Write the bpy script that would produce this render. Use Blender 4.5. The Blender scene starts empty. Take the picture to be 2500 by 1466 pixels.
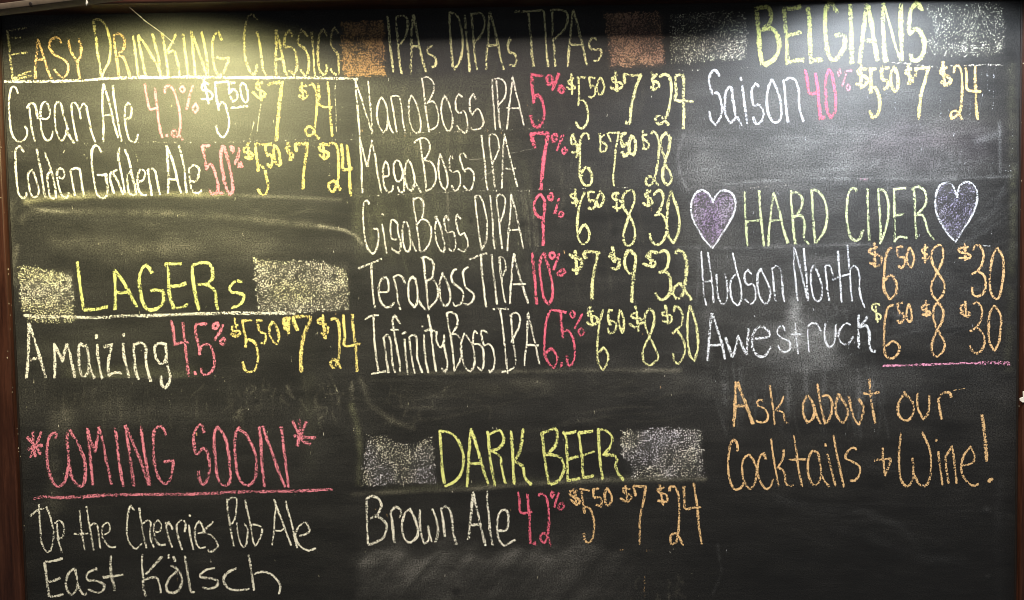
import bpy, math, random
import numpy as np
from mathutils import Vector, Matrix, Euler

# ------------------------------------------------------------------ camera
scene = bpy.context.scene
W, H = 2500.0, 1466.0              # size in which the board's layout was measured
FPX = 2200.0
CAM_Y = -2.15
PITCH, ROLL = math.radians(2.9), math.radians(1.0)
cam_data = bpy.data.cameras.new("camera")
cam = bpy.data.objects.new("camera", cam_data)
scene.collection.objects.link(cam)
cam_data.sensor_width = 36.0
cam_data.lens = 36.0 * FPX / W
cam_data.clip_start = 0.01
cam_data.clip_end = 100.0
cam_rot = Matrix.Rotation(math.radians(90) - PITCH, 3, 'X') @ Matrix.Rotation(-ROLL, 3, 'Z')
cam.location = (0.0, CAM_Y, 0.09)
cam.rotation_euler = cam_rot.to_euler()
scene.camera = cam
CR = np.array(cam_rot)
CL = np.array([0.0, CAM_Y, 0.09])

def at(x, y, Y=0.0):
    """measured point -> point of the plane y=Y"""
    d = CR @ np.array([(x - W / 2) / FPX, -(y - H / 2) / FPX, -1.0])
    t = (Y - CL[1]) / d[1]
    p = CL + d * t
    return p

def at_many(xy, Y=0.0):
    xy = np.asarray(xy, float)
    d = np.stack([(xy[:, 0] - W / 2) / FPX, -(xy[:, 1] - H / 2) / FPX, -np.ones(len(xy))], 1) @ CR.T
    t = (Y - CL[1]) / d[:, 1]
    return CL + d * t[:, None]

PX = CAM_Y * -1 / FPX              # metres per measured unit on the board

# ------------------------------------------------------------------ light
world = bpy.data.worlds.new("World")
scene.world = world
world.use_nodes = True
world.node_tree.nodes["Background"].inputs[0].default_value = (0.92, 0.95, 1.0, 1)
world.node_tree.nodes["Background"].inputs[1].default_value = 0.085
scene.view_settings.view_transform = 'Standard'
scene.view_settings.look = 'None'
scene.view_settings.exposure = 0.0
scene.view_settings.gamma = 1.0
scene.cycles.filter_width = 1.0

def lamp(name, kind, loc, target, energy, color, **kw):
    d = bpy.data.lights.new(name, kind)
    d.energy = energy
    d.color = color
    for k, v in kw.items():
        setattr(d, k, v)
    o = bpy.data.objects.new(name, d)
    scene.collection.objects.link(o)
    o.location = loc
    o.rotation_euler = (Vector(target) - Vector(loc)).to_track_quat('-Z', 'Y').to_euler()
    return o

# two sign spotlights hanging just above the view, and the room's ceiling light
lamp("warm_sign_spot", 'SPOT', (-0.83, -0.46, 0.635), (-0.83, -0.085, -0.292), 47, (1.0, 0.94, 0.43),
     spot_size=math.radians(141), spot_blend=0.22, shadow_soft_size=0.035)
lamp("cool_sign_spot", 'SPOT', (0.96, -0.46, 0.69), (0.94, -0.075, -0.230), 46, (0.84, 0.92, 1.0),
     spot_size=math.radians(134), spot_blend=0.22, shadow_soft_size=0.03)
lamp("ceiling_light", 'AREA', (-0.20, -1.45, 2.6), (0.0, 0.0, -0.1), 215, (1.0, 0.90, 0.79),
     shape='RECTANGLE', size=1.8, size_y=1.1)

# ------------------------------------------------------------------ helpers
def link(o):
    scene.collection.objects.link(o)
    return o

def empty(name, loc=(0, 0, 0), parent=None):
    o = link(bpy.data.objects.new(name, None))
    o.location = loc
    o.empty_display_size = 0.05
    if parent:
        o.parent = parent
    return o

def obj(name, verts, faces, mat, parent=None, smooth=False, attrs=None):
    me = bpy.data.meshes.new(name)
    if isinstance(verts, np.ndarray) and isinstance(faces, np.ndarray):
        n, m, k = len(verts), len(faces), faces.shape[1]
        me.vertices.add(n)
        me.vertices.foreach_set("co", verts.astype(np.float32).ravel())
        me.loops.add(m * k)
        me.loops.foreach_set("vertex_index", faces.astype(np.int32).ravel())
        me.polygons.add(m)
        me.polygons.foreach_set("loop_start", np.arange(0, m * k, k, dtype=np.int32))
        me.polygons.foreach_set("loop_total", np.full(m, k, dtype=np.int32))
        me.update(calc_edges=True)
    else:
        me.from_pydata([tuple(v) for v in verts], [], [tuple(f) for f in faces])
    for key, (typ, data) in (attrs or {}).items():
        a = me.attributes.new(key, typ, 'POINT')
        data = np.asarray(data, np.float32)
        a.data.foreach_set("color" if typ == 'FLOAT_COLOR' else "value", data.ravel())
    me.materials.append(mat)
    if smooth:
        me.polygons.foreach_set("use_smooth", np.ones(len(me.polygons), bool))
    o = link(bpy.data.objects.new(name, me))
    if parent:
        o.parent = parent
    return o

def box_geo(p0, p1, bevel=0.0, seg=2):
    import bmesh
    bm = bmesh.new()
    bmesh.ops.create_cube(bm, size=1.0)
    c = (Vector(p0) + Vector(p1)) / 2
    s = Vector(p1) - Vector(p0)
    for v in bm.verts:
        v.co = Vector((v.co.x * s.x, v.co.y * s.y, v.co.z * s.z)) + c
    if bevel:
        bmesh.ops.bevel(bm, geom=list(bm.edges), offset=bevel, segments=seg, affect='EDGES', profile=0.6)
    vs = [tuple(v.co) for v in bm.verts]
    bm.verts.index_update()
    fs = [[v.index for v in f.verts] for f in bm.faces]
    bm.free()
    return vs, fs

def new_mat(name):
    m = bpy.data.materials.new(name)
    m.use_nodes = True
    nt = m.node_tree
    return m, nt, nt.nodes["Principled BSDF"]

def node(nt, kind, **kw):
    n = nt.nodes.new(kind)
    for k, v in kw.items():
        if k in n.inputs:
            n.inputs[k].default_value = v
        else:
            setattr(n, k, v)
    return n

def math_node(nt, op, a, b=None, c=None, clamp=False):
    n = nt.nodes.new("ShaderNodeMath")
    n.operation = op
    n.use_clamp = clamp
    for i, v in enumerate((a, b, c)):
        if v is None:
            continue
        if isinstance(v, (int, float)):
            n.inputs[i].default_value = v
        else:
            nt.links.new(v, n.inputs[i])
    return n.outputs[0]

def noise(nt, coord, scale, detail=2.0, rough=0.5, dist=0.0):
    n = node(nt, "ShaderNodeTexNoise")
    n.inputs["Scale"].default_value = scale
    n.inputs["Detail"].default_value = detail
    n.inputs["Roughness"].default_value = rough
    n.inputs["Distortion"].default_value = dist
    nt.links.new(coord, n.inputs["Vector"])
    return n.outputs[0]

def scaled(nt, coord, sx, sy, sz, rot=0.0):
    n = nt.nodes.new("ShaderNodeMapping")
    n.inputs["Scale"].default_value = (sx, sy, sz)
    n.inputs["Rotation"].default_value = (0, rot, 0)
    nt.links.new(coord, n.inputs["Vector"])
    return n.outputs[0]

def mapr(nt, v, a, b, c, d):
    n = nt.nodes.new("ShaderNodeMapRange")
    n.inputs[1].default_value = a
    n.inputs[2].default_value = b
    n.inputs[3].default_value = c
    n.inputs[4].default_value = d
    nt.links.new(v, n.inputs[0])
    return n.outputs[0]

# ------------------------------------------------------------------ materials
def make_slate():
    m, nt, b = new_mat("slate")
    geo = nt.nodes.new("ShaderNodeNewGeometry")
    P = geo.outputs["Position"]
    dust = node(nt, "ShaderNodeAttribute", attribute_name="dust").outputs["Fac"]
    tint = node(nt, "ShaderNodeAttribute", attribute_name="tint").outputs["Color"]
    fine = noise(nt, P, 300, 2, 0.6)
    coarse = noise(nt, scaled(nt, P, 1, 1, 2.2), 9, 5, 0.6)
    wipe = noise(nt, scaled(nt, P, 1, 1, 9, 0.12), 14, 4, 0.6)
    hair = noise(nt, scaled(nt, P, 1, 1, 14, -0.05), 60, 3, 0.6)
    d = math_node(nt, 'MULTIPLY', dust, mapr(nt, fine, 0.35, 0.68, 0.15, 1.95))
    d = math_node(nt, 'MULTIPLY', d, mapr(nt, coarse, 0.3, 0.7, 0.55, 1.45))
    d = math_node(nt, 'MULTIPLY', d, mapr(nt, wipe, 0.3, 0.7, 0.86, 1.14))
    d = math_node(nt, 'MULTIPLY', d, mapr(nt, hair, 0.3, 0.7, 0.94, 1.06))
    speck = noise(nt, P, 300, 1, 0.5)
    sp = mapr(nt, speck, 0.72, 0.80, 0.0, 0.22)
    sp = math_node(nt, 'MULTIPLY', sp, math_node(nt, 'MULTIPLY', dust, 9.0, clamp=True))
    d = math_node(nt, 'ADD', d, sp, clamp=True)
    mix = nt.nodes.new("ShaderNodeMix")
    mix.data_type = 'RGBA'
    nt.links.new(d, mix.inputs[0])
    mix.inputs[6].default_value = (0.0042, 0.0042, 0.0046, 1)
    nt.links.new(tint, mix.inputs[7])
    nt.links.new(mix.outputs[2], b.inputs["Base Color"])
    b.inputs["Specular IOR Level"].default_value = 0.5
    r = mapr(nt, wipe, 0.3, 0.7, 0.42, 0.50)
    nt.links.new(r, b.inputs["Roughness"])
    bump = nt.nodes.new("ShaderNodeBump")
    bump.inputs["Strength"].default_value = 0.62
    bump.inputs["Distance"].default_value = 0.0014
    peel = noise(nt, P, 340, 3, 0.65)
    nt.links.new(peel, bump.inputs["Height"])
    nt.links.new(bump.outputs[0], b.inputs["Normal"])
    return m

def make_chalk(name, scale, slope, lift):
    m, nt, b = new_mat(name)
    geo = nt.nodes.new("ShaderNodeNewGeometry")
    P = geo.outputs["Position"]
    cover = node(nt, "ShaderNodeAttribute", attribute_name="cover").outputs["Fac"]
    colr = node(nt, "ShaderNodeAttribute", attribute_name="tint").outputs["Color"]
    g1 = noise(nt, P, scale, 2, 0.6, 0.6)
    g2 = noise(nt, P, 60, 2, 0.5)
    g = math_node(nt, 'ADD', g1, mapr(nt, g2, 0.3, 0.7, -0.05, 0.05))
    # cover 1 -> threshold .40, cover 0 -> .75
    thr = math_node(nt, 'MULTIPLY_ADD', cover, -0.335, 0.745 - lift)
    a = math_node(nt, 'MULTIPLY', math_node(nt, 'SUBTRACT', g, thr), slope, clamp=True)
    cut = math_node(nt, 'MULTIPLY', cover, 8.0, clamp=True)
    a = math_node(nt, 'MULTIPLY', a, cut)
    nt.links.new(a, b.inputs["Alpha"])
    tone = mapr(nt, noise(nt, P, 500, 1, 0.5), 0.3, 0.7, 0.78, 1.08)
    mul = nt.nodes.new("ShaderNodeVectorMath")
    mul.operation = 'SCALE'
    nt.links.new(colr, mul.inputs[0])
    nt.links.new(tone, mul.inputs["Scale"])
    nt.links.new(mul.outputs[0], b.inputs["Base Color"])
    b.inputs["Roughness"].default_value = 1.0
    b.inputs["Specular IOR Level"].default_value = 0.1
    return m

def make_wood(name, dark, mid, light, rough=0.32, along='z'):
    m, nt, b = new_mat(name)
    tc = nt.nodes.new("ShaderNodeNewGeometry")
    P = tc.outputs["Position"]
    sc = (30, 30, 1.6) if along == 'z' else (1.6, 30, 30)
    grain = noise(nt, scaled(nt, P, *sc), 3.2, 6, 0.65, 0.6)
    fine = noise(nt, scaled(nt, P, *[s * 3 for s in sc]), 9, 4, 0.6)
    v = math_node(nt, 'MULTIPLY_ADD', fine, 0.35, math_node(nt, 'MULTIPLY', grain, 0.8))
    ramp = nt.nodes.new("ShaderNodeValToRGB")
    cr = ramp.color_ramp
    cr.elements[0].position = 0.35
    cr.elements[0].color = (*dark, 1)
    cr.elements[1].position = 0.78
    cr.elements[1].color = (*light, 1)
    e = cr.elements.new(0.56)
    e.color = (*mid, 1)
    nt.links.new(v, ramp.inputs[0])
    nt.links.new(ramp.outputs[0], b.inputs["Base Color"])
    nt.links.new(mapr(nt, grain, 0.3, 0.7, rough - 0.06, rough + 0.14), b.inputs["Roughness"])
    bump = nt.nodes.new("ShaderNodeBump")
    bump.inputs["Strength"].default_value = 0.25
    bump.inputs["Distance"].default_value = 0.0006
    nt.links.new(fine, bump.inputs["Height"])
    nt.links.new(bump.outputs[0], b.inputs["Normal"])
    return m

def make_plain(name, col, rough=0.6, var=0.25, scale=40, metal=0.0):
    m, nt, b = new_mat(name)
    geo = nt.nodes.new("ShaderNodeNewGeometry")
    n1 = noise(nt, geo.outputs["Position"], scale, 4, 0.6)
    f = mapr(nt, n1, 0.3, 0.7, 1 - var, 1 + var)
    mul = nt.nodes.new("ShaderNodeVectorMath")
    mul.operation = 'SCALE'
    mul.inputs[0].default_value = col
    nt.links.new(f, mul.inputs["Scale"])
    nt.links.new(mul.outputs[0], b.inputs["Base Color"])
    b.inputs["Roughness"].default_value = rough
    b.inputs["Metallic"].default_value = metal
    return m

SLATE = make_slate()
CHALK = make_chalk("chalk", 290, 20.0, -0.004)
CHALK_SHADING = make_chalk("chalk_shading", 310, 14.0, 0.012)
WOOD = make_wood("red_brown_wood", (0.010, 0.0032, 0.0018), (0.030, 0.0088, 0.0042), (0.058, 0.018, 0.0085))
WOOD_X = make_wood("red_brown_wood_top", (0.010, 0.0032, 0.0018), (0.030, 0.0088, 0.0042), (0.058, 0.018, 0.0085), along='x')
PALE = make_plain("shaded_pale_edge", (0.09, 0.066, 0.042), 0.6, 0.35, 60)  # pale strip, its colour darkened to stand for shade
FLECK = make_plain("old_cream_paint", (0.34, 0.29, 0.21), 0.7, 0.2, 90)
WHITE = make_plain("white_paint_and_paper", (0.72, 0.68, 0.60), 0.7, 0.12, 90)
WEB = make_plain("cobweb_silk", (0.85, 0.82, 0.76), 0.5, 0.05, 50)
IRON = make_plain("dark_iron", (0.02, 0.014, 0.012), 0.5, 0.2, 200, 0.6)
PLASTER = make_plain("dark_red_painted_wall", (0.05, 0.018, 0.011), 0.7, 0.2, 8)
WRITING = """
= heading|heading reading Easy Drinking Classics in orange and yellow capitals
@0 0 4.188
* lettering|y|6|.75
75,320 90,450 105,600 120,720 130,825; 75,318 170,300 270,290; 110,390 210,388; 100,570 180,550 275,540; 130,805 220,765 310,735; 150,815 240,795 320,775
* lettering|o|6.5|.9
360,800 365,700 375,550 385,400; 385,400 420,500 450,600 490,720 525,805; 360,625 450,600
625,440 600,390 560,385 510,430 510,500 560,560 640,600 690,650 700,710 670,780 630,800 590,760 560,710
700,405 710,480 750,570 790,630; 800,400 830,470 825,560 795,640 800,720 820,805
1165,355 1175,500 1200,650 1215,790; 1165,370 1190,350 1240,360 1275,430 1265,500 1210,560; 1210,560 1270,600 1300,690 1330,790
* lettering|y|6.5|.95
955,215 975,350 995,500 1020,680 1035,800; 945,215 1010,200 1070,250 1110,350 1130,450 1125,560 1110,640 1070,720 1040,800
1360,370 1380,500 1400,650 1415,780
1410,365 1430,480 1455,600 1475,700 1490,790; 1410,365 1480,450 1550,570 1610,680 1650,780; 1560,350 1590,480 1620,600 1640,780
1655,340 1680,460 1700,600 1725,790; 1800,355 1760,440 1710,530 1700,580; 1715,540 1780,530 1810,620 1840,770
1870,350 1890,500 1910,650 1925,780
@450 0 4.188
70,320 85,480 100,620 110,780; 75,330 130,480 180,620 230,770; 175,330 205,450 230,600 240,760
380,410 345,320 300,380 285,480 295,600 310,700 350,770 400,740 440,650 450,590; 335,585 390,605 455,590
745,205 690,150 640,200 620,300 610,450 620,580 650,690 700,760 730,740 740,660
745,330 770,450 790,600 810,730 840,770
940,310 940,450 935,620 940,770; 940,310 970,430 1000,560 1020,680 1045,770; 940,610 1010,600
1110,380 1075,305 1035,360 1025,480 1080,480 1130,520 1150,620 1150,700 1125,770 1070,720
1260,370 1200,305 1170,370 1165,450 1220,490 1265,560 1275,660 1260,750 1230,770 1190,715
1305,330 1315,480 1325,620 1335,770
1460,365 1420,305 1380,360 1365,500 1370,640 1395,740 1430,765 1460,720 1460,665
1580,340 1540,285 1505,350 1500,450 1530,510 1575,570 1580,680 1570,760 1530,750 1495,705
@0 0 1
* underline|w|7|1
6,200 72,200 200,197 250,193 334,190 430,189 500,189 560,190 700,190 800,191 875,194
= menu_entry|upper menu line under the classics heading
@0 0 4.188
* beer_name|w|5|1
185,955 160,900 125,890 100,960 92,1080 100,1220 115,1340 150,1420 200,1450 260,1420 280,1340 255,1290
300,1100 310,1200 330,1330 355,1445; 275,1110 300,1070 340,1060 370,1110 385,1210
430,1215 490,1215 510,1140 485,1060 450,1045 420,1100 415,1220 430,1350 470,1430 520,1420 540,1350
690,1300 650,1180 625,1080 590,1040 565,1080 560,1200 575,1330 610,1430 650,1430 680,1360 690,1300 700,1370 740,1440 760,1460
730,1060 740,1180 765,1330 795,1455; 730,1060 770,1060 810,1120 825,1215; 825,1110 850,1060 880,1080 900,1180 930,1320 970,1450
1055,1450 1060,1300 1050,1150 1050,960 1060,865; 1060,865 1090,960 1130,1100 1160,1250 1210,1410; 1075,1180 1140,1180
1155,880 1170,1030 1195,1180 1220,1320 1245,1450
1290,1215 1335,1200 1345,1110 1310,1050 1280,1110 1280,1240 1300,1360 1330,1440 1390,1450 1410,1380
* strength|p|6|1
1480,865 1500,990 1530,1110 1560,1115 1620,1100; 1580,900 1600,1040 1620,1200 1640,1330 1660,1410
1705,1380 1715,1395
1685,950 1690,900 1720,880 1770,920 1810,1020 1835,1130 1845,1260 1830,1380 1790,1400 1755,1370 1780,1330 1830,1380 1865,1430
1865,880 1840,910 1865,945 1890,920 1865,880; 1970,880 1940,980 1910,1120; 2000,1060 1970,1110 1995,1160 2025,1110 2000,1060
@450 0 4.188
* price|w|5.5|1
200,810 215,900 235,980 250,1065; 250,860 190,860 185,920 240,930 285,960 285,1010 230,1020 175,1010
315,850 325,950 340,1060 350,1130; 310,850 400,840 450,838; 350,1090 380,1045 420,1080 450,1180 455,1280 430,1370 395,1405 350,1370 325,1290
455,850 460,960; 455,850 520,845; 460,960 500,910 540,950 540,1010 500,1045 470,990
590,850 570,900 590,1000 625,1050 650,1020 645,930 620,870 590,850
475,1105 650,1085
* price|Y|6|1
740,790 760,860 775,940 790,1030; 800,850 740,860 740,910 790,930 825,960 810,990 760,1000 700,940
+|Y|8.5|1
870,870 875,860 940,845 1010,850; 1000,850 985,950 970,1080 960,1200 950,1320 945,1440
* price|Y|6|1
1200,845 1215,1020; 1250,880 1190,880 1185,930 1240,935 1260,980 1215,1010 1170,980
1275,870 1310,860 1340,920 1355,1020 1350,1150 1335,1280 1310,1370 1270,1390 1240,1340 1270,1295 1320,1320 1350,1390 1380,1420
1370,860 1380,960 1390,1080 1510,1100; 1465,840 1475,950 1485,1100 1500,1250 1510,1390
= menu_entry|lower menu line under the classics heading
@0 330 4.886
* beer_name|w|5.5|1
280,200 250,150 220,140 185,190 185,320 190,460 205,600 225,700 265,750 305,740 320,690
390,420 350,440 335,500 345,600 360,680 395,740 440,730 465,660 440,560 410,470 390,420
440,170 465,300 490,430 505,550 525,680 545,745
535,215 560,280 590,350 610,430 640,530 660,640 670,750; 610,430 575,460 565,540 580,650 600,740 650,760
695,500 745,520 770,470 745,410 700,400 680,450 690,560 710,650 745,730 800,750 825,690
845,430 860,530 880,640 895,730; 845,420 900,395 950,410 965,500 980,620 1005,730
1210,215 1180,150 1140,125 1100,180 1095,300 1110,440 1130,580 1150,690 1200,750 1260,740 1285,650 1270,540 1265,470; 1165,475 1220,480 1270,465
1330,440 1310,500 1330,600 1360,700; 1390,420 1350,450 1400,540 1440,640 1470,710
1415,150 1415,280 1440,420 1470,560 1490,690
1495,180 1530,280 1560,380 1580,500 1610,620 1630,710; 1570,430 1525,470 1520,570 1540,680 1600,720
1650,560 1700,540 1730,470 1700,410 1660,430 1640,520 1650,630 1690,710 1750,720
1765,420 1780,530 1800,640 1810,720; 1765,410 1810,400 1850,430 1870,530 1890,620 1910,710
1990,130 2000,280 2005,420 2010,560 2005,700; 1995,140 2040,260 2080,380 2110,520 2160,690; 2010,525 2100,530
2135,130 2170,260 2200,400 2210,540 2230,690
2265,550 2340,550 2370,480 2370,400 2310,365 2260,400 2260,500 2275,600 2310,680 2380,690 2400,660
@450 330 4.886
* strength|p|7.5|1
215,130 230,220 250,320 270,410; 215,130 300,128; 270,400 310,345 350,400 380,500 400,600 390,690 330,700 290,655
415,692 460,700; 436,682 440,704
465,130 435,220 440,330 460,450 480,560 500,640 545,710 575,660 570,550 545,400 520,280 490,180 465,130
555,140 575,215 590,160 555,140; 655,165 640,250 605,345; 665,325 650,380 690,375 665,325
* price|Y|7|1
760,95 765,180 780,290; 780,140 715,150 720,200 780,210 820,240 800,280 725,270
850,100 855,200 870,300 885,430; 850,110 950,120 1040,110; 880,400 910,365 960,420 985,520 1000,600 980,690 945,715 900,690 885,640
965,110 975,200 990,260; 990,240 1030,240 1050,320 1030,385 990,350; 1070,120 1065,220 1080,300 1110,360 1145,350 1140,250 1110,160 1070,120
* price|Y|6.5|1
1235,90 1245,180 1275,305; 1260,130 1215,150 1230,200 1290,220 1300,260 1250,300
+|Y|8|1
1335,190 1330,110 1400,110 1465,95; 1465,95 1460,200 1440,320 1425,440 1420,560 1420,650
* price|Y|7|1
1650,90 1670,290; 1710,115 1640,110 1610,150 1630,190 1700,200 1720,240 1680,290 1610,240
1715,140 1750,100 1800,110 1830,170 1840,300 1840,430 1830,560 1800,640 1770,680 1730,650 1725,580 1780,550 1820,590 1860,660
1870,110 1885,220 1890,330 1900,410 2000,400; 1940,130 1955,250 1970,400 1975,550 1985,720
= heading|heading reading Lagers in lime yellow capitals
@0 600 5
* lettering|l|8|1
945,200 960,350 980,500 1000,650 1020,780; 1030,785 1150,780 1310,745
1400,300 1405,450 1410,600 1405,780; 1410,300 1480,400 1560,530 1620,650 1670,740; 1420,570 1490,580 1560,560
1855,335 1810,260 1765,245 1720,320 1700,430 1715,560 1740,680 1790,770 1870,785 1960,740 2000,650 1990,560; 1840,550 1920,545 1990,560
2020,230 2050,300 2060,450 2070,600 2100,700 2120,765; 2020,225 2120,220 2220,225; 2080,500 2180,490 2270,460; 2110,765 2200,760 2290,720
@450 600 5
100,250 100,350 120,500 140,640 180,780; 100,240 180,215 270,210 330,250 345,340 330,420 260,465 170,475; 240,470 320,500 380,570 385,680 410,780
700,445 650,430 590,460 550,520 580,570 660,580 720,610 710,680 650,740 580,760
@0 600 5
* underline|w|8|.9
300,850 500,870 800,870 1130,880 1500,860 2000,850 2500,830 3000,825 3600,830
= menu_entry|menu line under the lager heading
@0 760 5
* beer_name|w|7|1
350,150 350,300 345,450 340,650 320,820; 355,160 420,350 480,540 520,680 560,810; 370,600 430,580 510,570
665,400 670,550 670,700 665,815; 675,420 720,520 765,620; 765,620 790,500 815,400; 815,400 850,500 880,650 915,815
1060,420 1020,430 985,390 960,450 965,600 980,740 1020,800 1070,750 1090,650; 1060,420 1080,550 1100,680 1150,820
1180,305 1175,320; 1190,410 1190,520 1210,650 1250,820
1275,435 1380,405; 1370,410 1340,520 1320,650 1325,790; 1330,790 1400,750 1485,760
1510,285 1512,295; 1505,395 1510,520 1540,660 1575,815
1635,400 1640,550 1650,700 1690,830; 1640,410 1720,385 1780,440 1780,580 1800,720 1840,860
2010,400 1940,390 1890,440 1900,560 1950,640 2010,620 2030,540 2020,400; 2015,400 2030,520 2050,680 2080,800 2050,900 2015,935 1975,890 1965,800
@400 760 5
* strength|p|7|1
95,120 120,260 130,410 200,390 295,380; 230,140 240,250 260,400 275,560 290,680 310,790
380,740 385,775
390,160 390,280 420,400 440,530; 390,155 450,155 520,155; 440,490 470,420 530,405 580,440 610,540 615,650 580,740 520,775 460,770 460,700
665,150 610,160 600,210 650,210 665,150; 725,170 680,260 625,350; 740,325 690,370 710,405 750,380 740,325
* price|Y|6.5|1
865,90 880,200 870,310; 910,170 820,200 850,240 920,240 930,280 870,310 820,270
960,110 975,220 1000,330 1000,440; 960,120 1070,115; 1000,360 1060,350 1120,400 1145,510 1145,620 1110,720 1040,745 990,720 965,620
1140,110 1155,190 1170,260; 1130,115 1200,115; 1180,260 1240,280 1245,350 1220,400 1190,385; 1335,130 1295,180 1290,280 1330,360 1380,400 1405,320 1385,220 1335,130
* price|Y|9|1
1520,90 1525,280; 1540,90 1470,100 1470,150 1530,170; 1500,210 1470,215 
1580,70 1590,140 1630,230; 1580,70 1690,65 1790,75 1790,110 1740,210 1700,350 1680,480 1670,600 1680,740
* price|Y|7|1
1940,50 1950,150 1970,340; 1930,80 1880,110 1890,150 1960,150 2005,200 1990,280 1950,290 1920,270
2040,100 2090,85 2130,140 2145,260 2145,400 2140,540 2100,660 2070,700 2040,650 2060,590 2110,610 2160,700
2190,50 2200,180 2210,300 2210,420 2390,400; 2300,40 2310,200 2335,380 2350,550 2360,740
= heading|heading reading Coming Soon in red-pink capitals between two asterisks
@0 1000 5
* lettering|p|7.5|.95
400,265 405,400 430,570; 505,275 440,430 370,580; 330,340 420,440 500,545; 340,495 430,450 520,440
680,345 685,280 620,310 580,420 575,560 590,720 640,880 710,940 790,880 825,740 840,700
850,250 815,330 830,500 850,700 880,830 940,920 1010,930 1040,820 1040,650 1000,530 950,410 880,300 850,250
1065,235 1085,400 1105,600 1120,760 1130,920; 1070,250 1110,380 1160,510; 1160,510 1190,350 1210,215; 1210,215 1260,400 1290,600 1330,760 1360,910
1405,230 1430,400 1450,600 1480,800 1505,930
1530,195 1560,400 1590,600 1610,760 1640,930; 1540,210 1620,400 1690,570 1750,720 1820,920; 1720,210 1740,380 1770,560 1800,740 1830,920
2025,310 1990,225 1930,210 1880,280 1870,450 1880,620 1920,790 1980,890 2040,900 2090,820 2110,700 2115,625; 2000,645 2060,630 2120,620
@400 1000 5
490,280 470,190 430,190 380,270 365,400 390,540 430,530 480,475 530,530 555,650 555,780 520,880 480,915 440,860 420,750
660,210 620,280 615,450 630,620 650,780 690,900 760,930 810,860 805,700 790,540 760,380 720,290 660,210
920,220 880,280 865,450 880,640 900,790 960,900 1040,925 1110,850 1130,720 1120,560 1070,420 1000,300 920,250
1165,220 1185,400 1195,600 1210,780 1230,940; 1205,205 1250,340 1320,520 1390,730 1480,940; 1430,215 1455,400 1480,600 1500,780 1520,950
1570,140 1640,280 1700,390 1790,420; 1650,130 1660,300 1640,440; 1740,155 1680,290 1620,440; 1590,325 1700,340 1850,350
@0 1000 5
* underline|p|8|.85
420,1090 520,1070 700,1075 1000,1070 1300,1045 1700,1040 2100,1035 2500,1030 2800,1010 3300,1000 3700,995 4055,975
= coming_soon_entry|upper of the two white lines under the pink underline
@0 1200 5
* lettering|w|4.8|1
475,160 480,290 490,420 500,550 520,660 560,730 610,730 645,640 655,520 635,390 600,270 565,190; 370,305 440,240 545,200
695,390 700,480 715,600 755,745; 670,385 720,355 770,400 780,480 765,560 720,580
970,225 985,370 1000,500 1020,620 1035,715; 905,515 1000,520 1070,515
1055,190 1080,330 1100,460 1120,580 1145,720; 1100,420 1150,390 1190,430 1205,540 1225,690
1270,525 1330,500 1345,420 1320,385 1270,400 1245,470 1255,570 1300,640 1350,685 1410,680
1635,230 1600,170 1575,220 1555,340 1550,480 1570,600 1620,680 1670,700 1730,640
1700,205 1720,340 1740,460 1760,580 1785,690; 1745,390 1800,355 1840,380 1830,480 1840,590 1880,690
1900,495 1950,490 1970,410 1930,350 1885,400 1880,500 1900,590 1950,655 2020,650
2020,375 2040,490 2070,600 2105,685; 2040,410 2060,375 2085,420 2110,460
2155,400 2165,500 2190,610 2220,710; 2160,410 2200,355 2250,360 2270,420 2255,490
2310,300 2325,290; 2310,415 2320,520 2340,620 2365,710
@400 1200 5
420,510 480,490 465,410 430,365 390,420 380,530 400,640 450,695 505,680
600,370 540,430 480,500 560,530 640,600 660,670 620,720 565,740 540,715
770,100 780,220 800,360 825,520 855,670; 780,110 830,75 890,95 885,200 870,320 830,400
890,385 900,500 930,620 970,675 1000,660 1020,560 1020,450 985,400
990,100 1020,230 1050,370 1070,500 1090,610 1120,665; 1060,410 1140,410 1200,460 1180,560 1120,660
1350,100 1370,170 1355,300 1345,450 1325,660; 1370,170 1420,300 1470,440 1510,550 1555,660; 1370,480 1430,480 1480,440
1485,120 1530,280 1570,430 1595,560 1625,690
1650,545 1740,520 1780,480 1730,380 1650,430 1610,520 1630,620 1700,695 1780,720 1850,695
= coming_soon_entry|lower of the two white lines under the pink underline
@0 1200 5
* lettering|w|6|1
545,870 560,1000 575,1120 600,1290; 550,860 650,850 765,820; 590,1105 660,1090 735,1060; 605,1290 690,1280 765,1255
930,960 900,945 840,1000 805,1100 820,1200 870,1260 930,1200 945,1100 920,960; 945,1130 980,1210 1030,1265 1060,1240
1180,945 1110,970 1055,1020 1070,1080 1180,1090 1265,1130 1270,1190 1220,1235 1130,1220 1080,1190
1350,790 1350,900 1360,1030 1390,1130 1400,1210; 1260,1045 1360,1040 1500,1020
1735,770 1735,900 1745,1050 1750,1180 1780,1275; 1975,800 1870,920 1780,1010; 1760,1085 1850,1050 1920,1060 1950,1140 1960,1240
2060,780 2060,820; 2120,800 2140,850
2090,905 2150,940 2200,1000 2220,1090 2190,1190 2120,1240 2050,1225 2030,1150 2070,1060 2150,980
2255,790 2280,920 2300,1060 2320,1180 2340,1230 2370,1225
@400 1200 5
615,940 520,960 440,1020 460,1050 580,1060 660,1100 640,1160 540,1190 480,1170
880,940 800,980 740,1040 740,1120 800,1190 900,1205 1040,1190
1035,780 1060,920 1080,1050 1100,1210; 1110,1010 1200,985 1300,1010 1370,1070 1420,1150 1405,1250
= heading|dim heading reading IPAs DIPAs TIPAs in tall olive capitals
@830 0 5
* lettering|z|6|.95
580,200 600,380 610,550 630,700 650,880
680,195 695,350 710,520 720,700 750,900; 700,210 760,190 815,220 830,320 800,450 740,540
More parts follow.
